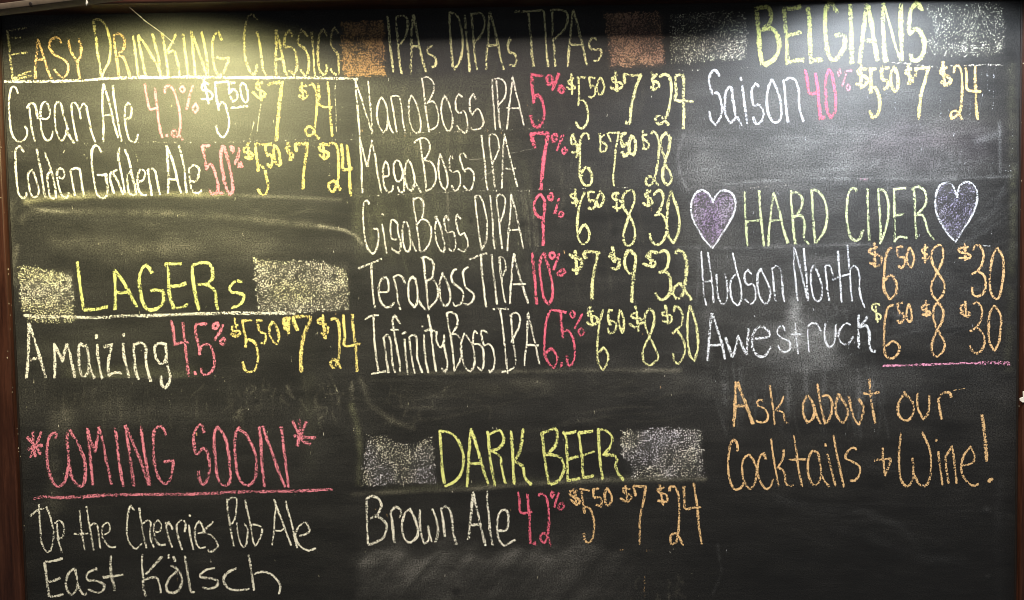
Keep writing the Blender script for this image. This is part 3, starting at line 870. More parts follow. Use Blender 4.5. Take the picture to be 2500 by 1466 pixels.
= stray_marks|thin remnants of half erased chalk strokes
@450 0 4.188
* erased_stroke|e|3|.8
785,1060 740,1370; 715,1240 670,1430; 1545,830 1540,1000 1550,1200 1555,1350
@0 330 4.886
* erased_stroke|e|4|.45
685,170 690,250 705,360; 890,150 905,190; 1010,175 1005,280; 1235,150 1260,250 1275,330; 1605,180 1640,300 1640,390; 140,180 150,210; 170,820 210,770 200,730; 1020,480 1050,600 1060,680
@450 330 4.886
* erased_stroke|e|4|.4
1735,150 1740,300 1730,500; 1500,130 1550,130 1560,190; 1940,750 1945,820; 1750,690 1840,690
@2000 150 4.442
* erased_stroke|f|4.5|.4
1760,100 1760,250 1755,400 1740,560; 1825,50 1825,180 1840,320 1940,320; 1910,60 1890,200 1890,400 1885,570; 2085,710 2100,850 2085,1000 2070,1160; 1890,930 1885,1100 1890,1220; 2010,1190 2060,1190 2140,1170; 1325,330 1310,450 1315,600; 820,350 825,520; 740,340 735,380; 730,580 770,660 820,650; 1310,720 1340,690; 1640,450 1635,600; 940,720 1000,670; 1065,720 1100,680; 1300,880 1340,890
@400 760 5
* erased_stroke|e|4|.4
620,780 625,900 650,960; 1110,920 1130,1010 1125,1060; 1010,920 1015,1090; 1940,940 1970,1000 1985,1180; 2080,900 2130,1010 2140,1150; 730,800 740,870; 50,930 70,1080 90,1230
@0 760 5
* erased_stroke|e|3.5|.35
300,870 320,1000 325,1250; 410,830 425,1000 430,1200
@1250 1180 5
* erased_stroke|o|4.5|.5
1625,1120 1615,1250 1620,1390; 1310,820 1350,815; 1640,815 1700,820
* erased_stroke|e|4|.4
2190,1090 2200,1210; 2240,1390 2310,1370; 1970,800 1975,830
@860 0 1
* scratch|g|1.6|1
@850 310 5.5556
1640,450 1900,420 2500,300; 1800,730 1880,650 2000,580
@1680 600 4.886
* erased_stroke|f|4|.4
325,110 335,200; 465,120 470,200; 1515,30 1520,180; 1645,730 1660,850 1670,910; 1900,770 1905,900; 1915,1180 1930,1300; 1560,1200 1580,1330; 770,780 800,860
@2000 900 2.624
* erased_stroke|o|2|.9
860,140 935,127
@2000 590 4.582
* erased_stroke|f|3.5|.8
1830,45 1915,50
@1650 430 5
* erased_stroke|m|5|.7
2250,42 2340,45
"""

# ------------------------------------------------------------------ slate with its chalk dust
def to_px(P):
    q = (P - CL) @ CR              # camera axes
    return np.stack([W / 2 + FPX * q[:, 0] / -q[:, 2], H / 2 - FPX * q[:, 1] / -q[:, 2]], 1)

XL = 0.5 * (at(15, 480)[0] + at(69, 1466)[0])
XR = 0.5 * (at(2493, 100)[0] + at(2481, 1400)[0])
ZT = 0.5 * (at(700, 27)[2] + at(2000, 6)[2])
ZB = at(1250, 1466)[2] - 0.16

board = empty("chalkboard", (0, 0, 0))
board["label"] = "framed black chalkboard covered in a handwritten chalk beer menu"
board["category"] = "chalkboard"

nx, nz = 780, 500
gx, gz = np.meshgrid(np.linspace(XL - 0.01, XR + 0.01, nx), np.linspace(ZB - 0.01, ZT + 0.01, nz))
G = np.stack([gx.ravel(), np.zeros(nx * nz), gz.ravel()], 1)
pp = to_px(G)
X, Y = pp[:, 0], pp[:, 1]

rng = np.random.default_rng(7)
def value_noise(x, y, s, seed, sy=None):
    sy = sy or s
    r = np.random.default_rng(seed)
    T = r.random((97, 97))
    u, v = x / s + 40.3, y / sy + 41.7
    i, j = np.floor(u).astype(int), np.floor(v).astype(int)
    fu, fv = u - i, v - j
    fu, fv = fu * fu * (3 - 2 * fu), fv * fv * (3 - 2 * fv)
    g = lambda a, b: T[a % 97, b % 97]
    return (g(i, j) * (1 - fu) + g(i + 1, j) * fu) * (1 - fv) + (g(i, j + 1) * (1 - fu) + g(i + 1, j + 1) * fu) * fv

dust = np.full(len(G), 0.008)
tint = np.tile(np.array([0.62, 0.60, 0.55]), (len(G), 1))

GAIN = 1.25
def add(mask, amount, col=None):
    global dust, tint
    m = mask * amount * GAIN
    dust = dust + m
    if col is not None:
        k = np.clip(m / (dust + 1e-6), 0, 1)[:, None]
        tint = tint * (1 - k) + np.array(col) * k

def seg_dist(px_list):
    d = np.full(len(G), 1e9)
    for (x0, y0), (x1, y1) in zip(px_list[:-1], px_list[1:]):
        vx, vy = x1 - x0, y1 - y0
        t = np.clip(((X - x0) * vx + (Y - y0) * vy) / (vx * vx + vy * vy + 1e-9), 0, 1)
        d = np.minimum(d, np.hypot(X - x0 - t * vx, Y - y0 - t * vy))
    return d

def smear(pts, width, amount, col=None, grain=0.5, seed=1):
    d = seg_dist(pts)
    m = np.exp(-(d / width) ** 2)
    m = m * (1 - grain + grain * 2 * value_noise(X, Y, max(width * 1.2, 14), seed)) * (0.25 + 1.5 * value_noise(X, Y, 70, seed + 300))
    add(m, amount, col)

def blob(cx, cy, rx, ry, amount, col=None, seed=3, power=2, nscale=60, ang=0.0):
    c, s = math.cos(ang), math.sin(ang)
    u = ((X - cx) * c + (Y - cy) * s) / rx
    v = (-(X - cx) * s + (Y - cy) * c) / ry
    r = u * u + v * v
    m = np.exp(-r ** (power / 2)) * (0.35 + 1.3 * value_noise(X, Y, nscale, seed, nscale * 0.55))
    add(m, amount, col)

sm = lambda a, b, x: np.clip((x - a) / (b - a), 0, 1) ** 2 * (3 - 2 * np.clip((x - a) / (b - a), 0, 1))
WARM, COOL, OLIVE, MAUVE = (0.62, 0.58, 0.44), (0.56, 0.58, 0.60), (0.46, 0.47, 0.27), (0.55, 0.42, 0.52)  # dust tints; warm and cool stand in for the lamps' colours

# broad eraser clouds, their tints carrying the lamps' warm and cool light
dust += 0.011 * value_noise(X, Y, 260, 11) + 0.012 * value_noise(X, Y, 90, 12, 40) + 0.008 * value_noise(X, Y, 300, 13, 9)
add(sm(900, 200, X) * sm(1100, 300, Y), 0.013, WARM)
add(sm(860, 880, X) * sm(1330, 1180, X) * sm(170, 200, Y) * sm(700, 560, Y), 0.030, OLIVE)
add(sm(1640, 1690, X) * sm(170, 230, Y) * sm(880, 760, Y) * sm(2500, 2250, X), 0.026, COOL)
blob(1700, 385, 70, 60, 0.05, COOL, 21)
blob(1960, 395, 320, 75, 0.055, COOL, 22, nscale=90)
blob(1880, 470, 260, 40, 0.03, COOL, 23)
blob(2240, 345, 160, 60, 0.035, MAUVE, 24)
blob(2330, 300, 70, 40, 0.018, OLIVE, 25)
blob(1920, 640, 240, 70, 0.022, COOL, 26)
blob(1945, 835, 80, 44, 0.24, COOL, 27, nscale=30)
blob(1942, 768, 16, 42, 0.22, COOL, 28, nscale=20)
blob(1990, 880, 60, 26, 0.10, COOL, 29, nscale=30)
blob(1727, 830, 14, 80, 0.05, COOL, 30)
blob(2060, 930, 380, 50, 0.02, COOL, 31)
blob(1950, 930, 200, 70, 0.016, COOL, 32)
for k, x in enumerate((1770, 1810, 1925, 1968, 2010, 2095, 2130)):
    blob(x, 950 + 13 * (k % 3), 7, 60, 0.035, COOL, 33 + k, nscale=25)
# wiped area below the two ales, with its chalk rims
smear([(62, 492), (120, 484), (250, 476), (430, 474), (560, 476)], 7, 0.16, (0.66, 0.62, 0.36), 0.4, 40)
smear([(560, 476), (700, 482), (830, 488)], 4, 0.09, WARM, 0.4, 41)
smear([(66, 492), (75, 506), (100, 513), (150, 517)], 4, 0.06, WARM, 0.4, 42)
smear([(52, 540), (62, 522), (100, 516), (250, 518), (450, 522)], 8, 0.045, WARM, 0.5, 43)
smear([(440, 524), (560, 532), (680, 542), (790, 554)], 8, 0.060, WARM, 0.6, 44)
smear([(780, 552), (840, 562), (868, 575), (884, 596)], 3.2, 0.13, WARM, 0.3, 45)
smear([(130, 590), (260, 596), (400, 612)], 16, 0.026, WARM, 0.6, 46)
smear([(26, 500), (24, 600), (32, 690)], 9, 0.05, WARM, 0.9, 47)
smear([(42, 600), (38, 640)], 5, 0.07, WARM, 0.9, 48)
blob(480, 600, 330, 40, 0.028, WARM, 49)
blob(870, 520, 12, 60, 0.06, OLIVE, 50)
smear([(858, 990), (872, 1040), (880, 1110), (874, 1180)], 7, 0.075, OLIVE, 0.5, 51)
smear([(1030, 480), (1040, 600)], 5, 0.03, WARM, 0.9, 52)
smear([(990, 478), (1002, 520), (1008, 590)], 5, 0.04, OLIVE, 0.9, 53)
smear([(1092, 470), (1098, 610)], 2.5, 0.07, WARM, 0.4, 54)
for k, x in enumerate((1270, 1278, 1290, 1297)):
    smear([(x, 462), (x + 12, 530), (x + 16, 600)], 2.6, 0.045, WARM, 0.8, 55 + k)
blob(1000, 330, 70, 26, 0.03, OLIVE, 60)
blob(1030, 350, 30, 130, 0.022, OLIVE, 61)
# band under the corn lager
add(sm(130, 190, X) * sm(520, 440, X) * sm(885, 905, Y) * sm(925, 921, Y) * (0.3 + 1.2 * value_noise(X, Y, 40, 62, 9)), 0.05, OLIVE)
blob(250, 860, 230, 60, 0.014, OLIVE, 63)
blob(160, 1030, 26, 40, 0.035, WARM, 64, nscale=20)
blob(130, 1130, 14, 110, 0.026, WARM, 65, nscale=20)
blob(130, 1230, 30, 30, 0.03, WARM, 66, nscale=20)
blob(755, 990, 18, 120, 0.020, OLIVE, 67)
blob(250, 1000, 280, 60, 0.012, WARM, 68)
# wiped middle of the centre column
smear([(975, 912), (1200, 908), (1420, 904), (1660, 905)], 5, 0.045, WARM, 0.6, 70)
smear([(1000, 960), (1300, 935), (1650, 930)], 22, 0.014, WARM, 0.7, 71)
smear([(880, 925), (905, 990), (960, 1030), (1010, 1045)], 6, 0.03, WARM, 0.6, 72)
# dust ledge under the dark beer heading
smear([(862, 1207), (1000, 1200), (1150, 1194), (1300, 1181), (1480, 1172), (1720, 1170)], 5, 0.10, WARM, 0.35, 73)
smear([(940, 1196), (1300, 1176), (1560, 1168)], 9, 0.035, OLIVE, 0.5, 74)
# smudged corner at the bottom of the centre column
edge = 1338 + 9 * np.sin(X / 26.0) + 10 * value_noise(X, Y * 0, 45, 75) + 16 * sm(880, 865, X) - 14 * sm(1300, 1400, X)
m = sm(0, 20, Y - edge) * sm(858, 900, X) * sm(1640, 1330, X)
m = m * (0.35 + 1.0 * value_noise(X + 0.85 * Y, Y, 46, 76, 90)) * (0.4 + 1.1 * value_noise(X + 0.9 * Y, Y, 19, 77, 130))
add(m * np.exp(-(Y - edge) / 60.0), 0.070, (0.60, 0.58, 0.55))
add(m * np.exp(-(Y - edge) / 260.0), 0.028, (0.60, 0.58, 0.56))
for cx, cy, rx in ((905, 1362, 34), (975, 1350, 30), (1085, 1338, 34), (1150, 1345, 26), (1235, 1362, 34), (1320, 1352, 40), (1400, 1342, 44)):
    blob(cx, cy, rx, 24, 0.045, (0.60, 0.58, 0.55), 150 + cx % 40, nscale=24, ang=-0.6)
# cider rows
smear([(1645, 604), (1800, 606), (1900, 602), (2130, 596)], 4, 0.05, COOL, 0.7, 78)
smear([(1690, 458), (1860, 442), (2000, 436), (2300, 438), (2470, 430)], 3.5, 0.05, COOL, 0.8, 79)
smear([(1668, 330), (1655, 380), (1660, 430), (1680, 465)], 4, 0.06, COOL, 0.7, 80)
smear([(1705, 600), (1704, 700), (1700, 740)], 3.5, 0.06, COOL, 0.7, 81)
smear([(2385, 345), (2440, 325)], 9, 0.05, COOL, 0.5, 82)
smear([(2440, 300), (2442, 420)], 4, 0.05, COOL, 0.6, 83)
smear([(2470, 160), (2474, 500), (2468, 700), (2462, 900)], 10, 0.028, OLIVE, 0.8, 84)
smear([(2390, 520), (2450, 470)], 8, 0.03, COOL, 0.5, 85)
smear([(2380, 560), (2440, 500)], 8, 0.02, COOL, 0.5, 86)
smear([(1900, 1225), (2100, 1250), (2200, 1285), (2260, 1360)], 10, 0.014, COOL, 0.5, 87)
smear([(2040, 1290), (2150, 1320), (2240, 1362), (2350, 1370)], 12, 0.016, COOL, 0.5, 88)
blob(2410, 1243, 10, 6, 0.05, COOL, 89, nscale=12)
blob(2412, 1406, 6, 4, 0.06, COOL, 90, nscale=12)
smear([(2440, 1180), (2436, 1300), (2440, 1460)], 12, 0.012, COOL, 0.6, 91)
smear([(1752, 1330), (1762, 1400), (1740, 1450)], 3, 0.045, COOL, 0.8, 92)
# fine eraser streaks, ghosts of old strokes and dust worked in under the shaded blocks
def local(pts, width, amount, col):
    global dust, tint
    p = np.array(pts, float)
    sel = np.nonzero((X > p[:, 0].min() - 3 * width) & (X < p[:, 0].max() + 3 * width) & (Y > p[:, 1].min() - 3 * width) & (Y < p[:, 1].max() + 3 * width))[0]
    if len(sel) == 0:
        return
    x, y = X[sel], Y[sel]
    d = np.full(len(sel), 1e9)
    for (x0, y0), (x1, y1) in zip(pts[:-1], pts[1:]):
        vx, vy = x1 - x0, y1 - y0
        t = np.clip(((x - x0) * vx + (y - y0) * vy) / (vx * vx + vy * vy + 1e-9), 0, 1)
        d = np.minimum(d, np.hypot(x - x0 - t * vx, y - y0 - t * vy))
    m = np.exp(-(d / width) ** 2) * amount
    dust[sel] += m
    k = np.clip(m / dust[sel], 0, 1)[:, None]
    tint[sel] = tint[sel] * (1 - k) + np.array(col) * k

rs = random.Random(31)
def streaks(x0, x1, y0, y1, n, ang, amount, col, length=(60, 260), wd=(1.6, 4.5), bend=14):
    for _ in range(n):
        x, y = rs.uniform(x0, x1), rs.uniform(y0, y1)
        a_ = ang + rs.gauss(0, 0.12)
        L_ = rs.uniform(*length)
        b_ = rs.gauss(0, bend)
        p = []
        for s in (-0.5, -0.25, 0, 0.25, 0.5):
            p.append((x + s * L_ * math.cos(a_) - (0.25 - s * s) * b_ * math.sin(a_), y + s * L_ * math.sin(a_) + (0.25 - s * s) * b_ * math.cos(a_) * 4))
        local(p, rs.uniform(*wd), amount * rs.uniform(0.3, 1.4), col)
streaks(60, 860, 500, 620, 26, 0.05, 0.016, WARM)
streaks(1680, 2440, 300, 440, 46, -0.06, 0.020, COOL)
streaks(1680, 2440, 560, 900, 40, -0.10, 0.014, COOL)
streaks(2300, 2470, 440, 620, 14, -0.6, 0.020, COOL, (60, 160))
streaks(880, 1700, 900, 1040, 30, -0.03, 0.012, WARM)
streaks(90, 860, 940, 1040, 40, 1.5, 0.018, WARM, (20, 90), (1.6, 3))
streaks(880, 1300, 180, 620, 60, 1.5, 0.022, OLIVE, (60, 200), (2, 8))
streaks(1280, 1640, 180, 760, 44, 1.5, 0.012, WARM, (30, 120), (1.6, 5))
streaks(1760, 2160, 900, 1030, 44, 1.5, 0.030, COOL, (20, 110), (1.6, 4))
streaks(1720, 2440, 1180, 1440, 22, 0.15, 0.008, COOL, (100, 400))
streaks(60, 860, 1180, 1440, 18, 0.1, 0.007, WARM, (60, 260))
streaks(880, 1620, 1350, 1460, 34, -0.95, 0.012, (0.6, 0.58, 0.55), (40, 140), (5, 14), 8)
streaks(40, 860, 60, 110, 20, -0.03, 0.02, WARM)
# ghosts of small figures wiped but still legible as dots and hooks
for (x0, x1, y0, y1, n, col, am) in ((480, 860, 930, 1010, 34, WARM, 0.05), (2080, 2420, 330, 420, 22, COOL, 0.05), (1500, 1700, 1400, 1460, 12, WARM, 0.05),
                                     (900, 1250, 930, 1030, 14, WARM, 0.03), (1900, 2200, 730, 800, 14, COOL, 0.04), (1260, 1640, 330, 620, 24, WARM, 0.022)):
    for _ in range(n):
        x, y = rs.uniform(x0, x1), rs.uniform(y0, y1)
        local([(x, y), (x + rs.gauss(0, 5), y + rs.uniform(4, 22)), (x + rs.gauss(0, 9), y + rs.uniform(12, 34))], rs.uniform(1.6, 3), am * rs.uniform(0.4, 1.3), col)
for (x0, x1, y0, y1, am, col) in ((840, 940, 60, 185, 0.055, (0.50, 0.32, 0.14)), (1490, 1615, 40, 160, 0.08, (0.42, 0.24, 0.16)), (1650, 1815, 40, 145, 0.03, COOL), (60, 175, 660, 765, 0.03, WARM),
                                  (635, 845, 645, 755, 0.03, WARM), (895, 1055, 1085, 1180, 0.018, COOL), (1530, 1710, 1055, 1165, 0.02, COOL)):
    add(sm(x0 - 12, x0 + 8, X) * sm(x1 + 12, x1 - 8, X) * sm(y0 - 12, y0 + 8, Y) * sm(y1 + 12, y1 - 8, Y) * (0.4 + 1.2 * value_noise(X, Y, 22, int(x0))), am, col)
# dust value drops towards the right edge and the bottom
dust *= 1 - 0.55 * sm(1150, 1400, Y) * sm(1500, 1800, X)
dust *= 1 - 0.30 * sm(2440, 2490, X)
dust *= 1 - 0.35 * sm(1000, 1250, Y)
# dark wiped spots with bare slate
for (cx, cy, rx, ry) in ((1112, 1444, 13, 11), (1150, 540, 4, 9), (1500, 565, 11, 14), (1440, 530, 60, 14), (2175, 784, 5, 11), (1278, 547, 16, 10), (1520, 525, 30, 8), (627, 980, 6, 4)):
    r = ((X - cx) / rx) ** 2 + ((Y - cy) / ry) ** 2
    dust *= 1 - 0.75 * np.exp(-r ** 1.5)
dust = np.clip(dust, 0.002, 0.8)

idx = np.arange(nx * nz).reshape(nz, nx)
quads = np.stack([idx[:-1, :-1].ravel(), idx[:-1, 1:].ravel(), idx[1:, 1:].ravel(), idx[1:, :-1].ravel()], 1)
slate = obj("writing_surface", G, quads, SLATE, board,
            attrs={"dust": ('FLOAT', dust), "tint": ('FLOAT_COLOR', np.hstack([tint, np.ones((len(G), 1))]))})
v, f = box_geo((XL - 0.03, 0.002, ZB - 0.03), (XR + 0.03, 0.014, ZT + 0.03))
obj("backing_panel", v, f, PLASTER, board)

# ------------------------------------------------------------------ frame
RW = 0.075
v, f = box_geo((XL - RW, -0.022, ZB - RW), (XL, 0.012, ZT), 0.005, 3)
rail_l = obj("frame_rail", v, f, WOOD, board, True)
v, f = box_geo((XR, -0.022, ZB - RW), (XR + RW, 0.012, ZT), 0.005, 3)
rail_r = obj("frame_rail", v, f, WOOD, board, True)
v, f = box_geo((XL, -0.022, ZB - RW), (XR, 0.012, ZB), 0.005, 3)
obj("frame_rail", v, f, WOOD_X, board, True)
v, f = box_geo((XL - RW, -0.082, ZT + 0.001), (XR + RW, 0.012, ZT + 0.10), 0.006, 3)
rail_t = obj("frame_rail", v, f, WOOD_X, board, True)
rail_t["label"] = "deep top rail in shadow"
# thin dark bead where slate meets the side rails
for x0, x1 in ((XL - 0.001, XL + 0.0035), (XR - 0.0035, XR + 0.001)):
    v, f = box_geo((x0, -0.004, ZB + 0.001), (x1, 0.001, ZT), 0.001, 1)
    obj("bead", v, f, IRON, board)

def flecks(name, pts, size, mat, parent, Yp, seed):
    r = random.Random(seed)
    vs, fs = [], []
    for (x, y, s) in pts:
        c = at(x, y, Yp)
        n = 7
        b0 = len(vs)
        hgt = s * size * r.uniform(1.2, 2.4)
        for k in range(n):
            a = 2 * math.pi * k / n
            q = r.uniform(0.6, 1.25)
            vs.append((c[0] + s * size * q * math.cos(a), Yp, c[2] + hgt * q * math.sin(a)))
        for k in range(n):
            x_, y_, z_ = vs[b0 + k]
            vs.append((c[0] + (x_ - c[0]) * 0.7, Yp - 0.0006, c[2] + (z_ - c[2]) * 0.7))
        fs.append([b0 + n + k for k in range(n)][::-1])
        for k in range(n):
            fs.append((b0 + k, b0 + (k + 1) % n, b0 + n + (k + 1) % n, b0 + n + k))
    o = obj(name, vs, fs, mat, parent)
    return o

o = flecks("paint_flecks", [(2, 483, 1.2), (3, 360, .8), (20, 658, 1.1), (21, 670, .8), (22, 742, .8), (29, 746, .7), (25, 804, 1), (19, 858, 1), (18, 874, 1.5),
                            (31, 947, .8), (30, 958, .9), (42, 1047, 1), (45, 1095, 1.6), (46, 1103, 1.2), (50, 1115, .9), (59, 1284, .9), (61, 1295, .8),
                            (44, 1060, .6), (12, 520, .5), (26, 770, .6)], 0.0010, FLECK, rail_l, -0.0225, 4)
o["kind"] = "stuff"
o = flecks("paint_flecks", [(2498, 156, 1), (2494, 442, 1), (2492, 512, .6), (2488, 992, .9), (2491, 700, .5), (2494, 300, .5), (2487, 880, .5)], 0.0009, FLECK, rail_r, -0.0225, 5)
o["kind"] = "stuff"

# wall behind the board
v, f = box_geo((-2.6, 0.0155, -2.0), (2.6, 0.10, 2.9))
wall = obj("wall", v, f, PLASTER)
wall["kind"] = "structure"

# ------------------------------------------------------------------ chalk writing
INK = {'z': (0.90, 0.86, 0.46), 'w': (0.82, 0.79, 0.69), 'v': (0.76, 0.80, 0.88), 'o': (0.78, 0.51, 0.25), 'O': (0.82, 0.58, 0.22), 'y': (0.74, 0.66, 0.32),  # z is y brightened to offset the shade below the top rail
       'Y': (0.82, 0.68, 0.24), 'p': (0.76, 0.24, 0.32), 'r': (0.72, 0.14, 0.22), 'k': (0.78, 0.77, 0.38),
       'l': (0.74, 0.76, 0.27), 'L': (0.66, 0.75, 0.42), 'm': (0.80, 0.34, 0.52), 'e': (0.46, 0.44, 0.34), 'f': (0.42, 0.44, 0.47), 'g': (0.22, 0.21, 0.19)}

class Ink:
    """collects chalk strokes and fills into one mesh"""
    layer = 0
    def __init__(self):
        self.v, self.f, self.c, self.t = [], [], [], []

    def stroke(self, pts, width, ink, dens, closed=False):
        pts = np.array(pts, float)
        if len(pts) == 2 and np.hypot(*(pts[1] - pts[0])) < 4:
            pts = np.array([pts[0] - (0.0, 2.0), pts[1] + (0.0, 2.0)])
        # Catmull-Rom through the measured points
        P = np.vstack([2 * pts[0] - pts[1], pts, 2 * pts[-1] - pts[-2]])
        out = []
        for i in range(1, len(P) - 2):
            p0, p1, p2, p3 = P[i - 1], P[i], P[i + 1], P[i + 2]
            n = max(2, int(np.hypot(*(p2 - p1)) / 4.0))
            a, b_ = p1 - p0, p2 - p1
            c_ = p3 - p2
            cos1 = a @ b_ / (np.hypot(*a) * np.hypot(*b_) + 1e-9)
            cos2 = b_ @ c_ / (np.hypot(*b_) * np.hypot(*c_) + 1e-9)
            m1 = (p2 - p0) * 0.5 if cos1 > -0.2 else b_ * 0.8
            m2 = (p3 - p1) * 0.5 if cos2 > -0.2 else b_ * 0.8
            L = np.hypot(*b_)
            for m_ in (m1, m2):
                k = np.hypot(*m_)
                if k > 1.4 * L:
                    m_ *= 1.4 * L / k
            for s in np.arange(n) / n:
                s2, s3 = s * s, s * s * s
                out.append((2 * s3 - 3 * s2 + 1) * p1 + (s3 - 2 * s2 + s) * m1 + (-2 * s3 + 3 * s2) * p2 + (s3 - s2) * m2)
        out.append(pts[-1])
        C = np.array(out)
        # drop near-duplicates
        keep = [0]
        for i in range(1, len(C)):
            if np.hypot(*(C[i] - C[keep[-1]])) > 0.8:
                keep.append(i)
        C = C[keep]
        if len(C) < 2:
            return
        T = np.gradient(C, axis=0)
        T /= np.hypot(T[:, 0], T[:, 1])[:, None] + 1e-9
        N = np.stack([-T[:, 1], T[:, 0]], 1)
        n = len(C)
        wob = np.interp(np.arange(n), np.arange(0, n + 6, 4), rng.uniform(0.78, 1.18, len(np.arange(0, n + 6, 4))))
        jit = np.interp(np.arange(n), np.arange(0, n + 6, 5), rng.uniform(-0.5, 0.5, len(np.arange(0, n + 6, 5))))
        pres = np.interp(np.arange(n), np.arange(0, n + 12, 9), rng.uniform(0.80, 1.12, len(np.arange(0, n + 12, 9))))
        hw = 0.5 * width * wob * 1.29
        C = C + N * jit[:, None]
        # caps
        e0, e1 = C[0] - T[0] * width * 0.38, C[-1] + T[-1] * width * 0.38
        C = np.vstack([e0, C, e1])
        N = np.vstack([N[0], N, N[-1]])
        hw = np.concatenate([[hw[0] * 0.55], hw, [hw[-1] * 0.55]])
        pres = np.concatenate([[pres[0] * 0.5], pres, [pres[-1] * 0.5]])
        n = len(C)
        cols = (-1.0, -0.55, 0.0, 0.55, 1.0)
        cov = (0.28, 0.95, 1.0, 0.95, 0.28)
        Ink.layer += 1
        y0 = -0.0001 - (Ink.layer % 64) * 4e-6
        rows = []
        for c in cols:
            w3 = at_many(C + N * (hw * c)[:, None])
            w3[:, 1] = y0 - np.linspace(0, 3e-6, n)
            rows.append(w3)
        V = np.stack(rows, 1).reshape(-1, 3)
        K = np.stack([pres * q * dens for q in cov], 1).ravel()
        b = sum(len(a) for a in self.v)
        i = np.arange(n - 1)[:, None] * 5 + np.arange(4)[None, :]
        i = i.ravel() + b
        self.v.append(V)
        self.f.append(np.stack([i, i + 1, i + 6, i + 5], 1))
        self.c.append(K)
        self.t.append(np.tile(np.array([*INK[ink], 1.0]) if isinstance(ink, str) else np.array([*ink, 1.0]), (len(V), 1)))

    def fill(self, poly, inks, dens, seed, step=3.0, soft=5.0, slant=None, rough=11.0):
        poly = np.array(poly, float)
        x0, y0 = poly.min(0) - soft
        x1, y1 = poly.max(0) + soft
        ax, ay = np.arange(x0, x1 + step, step), np.arange(y0, y1 + step, step)
        gx_, gy_ = np.meshgrid(ax, ay)
        q = np.stack([gx_.ravel(), gy_.ravel()], 1)
        inside = np.zeros(len(q), bool)
        d = np.full(len(q), 1e9)
        for k in range(len(poly)):
            a, b_ = poly[k], poly[(k + 1) % len(poly)]
            t = np.clip(((q - a) @ (b_ - a)) / ((b_ - a) @ (b_ - a)), 0, 1)
            d = np.minimum(d, np.hypot(*(q - a - t[:, None] * (b_ - a)).T))
            cond = (a[1] > q[:, 1]) != (b_[1] > q[:, 1])
            xi = a[0] + (q[:, 1] - a[1]) * (b_[0] - a[0]) / (b_[1] - a[1] + 1e-9)
            inside ^= cond & (q[:, 0] < xi)
        sd = np.where(inside, d, -d) + rough * (value_noise(q[:, 0], q[:, 1], 7, seed, 4) - 0.5)
        cv = np.clip(sd / soft + 0.3, 0, 1) * dens
        cv = cv * (0.80 + 0.36 * value_noise(q[:, 0], q[:, 1], 34, seed + 1))
        if slant:
            u = q[:, 0] * math.cos(slant) + q[:, 1] * math.sin(slant)
            w = -q[:, 0] * math.sin(slant) + q[:, 1] * math.cos(slant)
            cv = cv * (0.88 + 0.24 * value_noise(w, u, 5, seed + 5, 55))
        mixv = np.clip(2.2 * (value_noise(q[:, 0], q[:, 1], 50, seed + 2) - 0.28), 0, 1)[:, None]
        col = np.array(inks[0]) * (1 - mixv) + np.array(inks[1]) * mixv
        Ink.layer += 1
        V = at_many(q)
        V[:, 1] = -0.0001 - (Ink.layer % 64) * 4e-6
        b = sum(len(a) for a in self.v)
        I = np.arange(len(q)).reshape(len(ay), len(ax)) + b
        F = np.stack([I[:-1, :-1].ravel(), I[1:, :-1].ravel(), I[1:, 1:].ravel(), I[:-1, 1:].ravel()], 1)
        live = cv[F - b].max(1) > 0.01
        self.v.append(V)
        self.f.append(F[live])
        self.c.append(cv)
        self.t.append(np.hstack([col, np.ones((len(q), 1))]))

    def build(self, name, parent, mat=None):
        V, F = np.vstack(self.v), np.vstack(self.f)
        return obj(name, V, F, mat or CHALK, parent, attrs={"cover": ('FLOAT', np.concatenate(self.c)),
                                                     "tint": ('FLOAT_COLOR', np.vstack(self.t))})

def read_writing(text):
    tr = (0, 0, 1.0)
    entry, ink, style, name = None, None, None, None
    merge = {"lettering", "beer_name", "rule", "erased_stroke"}
    def flush():
        nonlocal ink
        if ink is not None and ink.v:
            ink.build(name, entry)
        ink = None
    for line in text.strip().splitlines():
        line = line.strip()
        if not line:
            continue
        if line[0] == '=':
            flush()
            nm, lab = line[1:].split('|')
            entry = empty(nm.strip(), (0, 0, 0), board)
            entry["label"] = lab.strip()
            name = None
        elif line[0] == '@':
            a = line[1:].split()
            tr = (float(a[0]), float(a[1]), float(a[2]))
        elif line[0] == '*':
            a = line[1:].strip().split('|')
            if not (ink is not None and a[0] == name and name in merge):
                flush()
                ink = Ink()
            name = a[0]
            style = (a[1], float(a[2]), float(a[3]))
        elif line[0] == '+':
            a = line.split('|')
            style = (a[1], float(a[2]), float(a[3]))
        else:
            for s in line.split(';'):
                p = [tuple(float(q) for q in w.split(',')) for w in s.split()]
                if len(p) < 2:
                    continue
                if name in ("rule", "erased_stroke", "scratch") and ink.v:
                    ink.build(name, entry)
                    ink = Ink()
                p = [(tr[0] + x / tr[2], tr[1] + y / tr[2]) for x, y in p]
                ink.stroke(p, style[1], style[0], style[2])
    flush()

read_writing(WRITING)

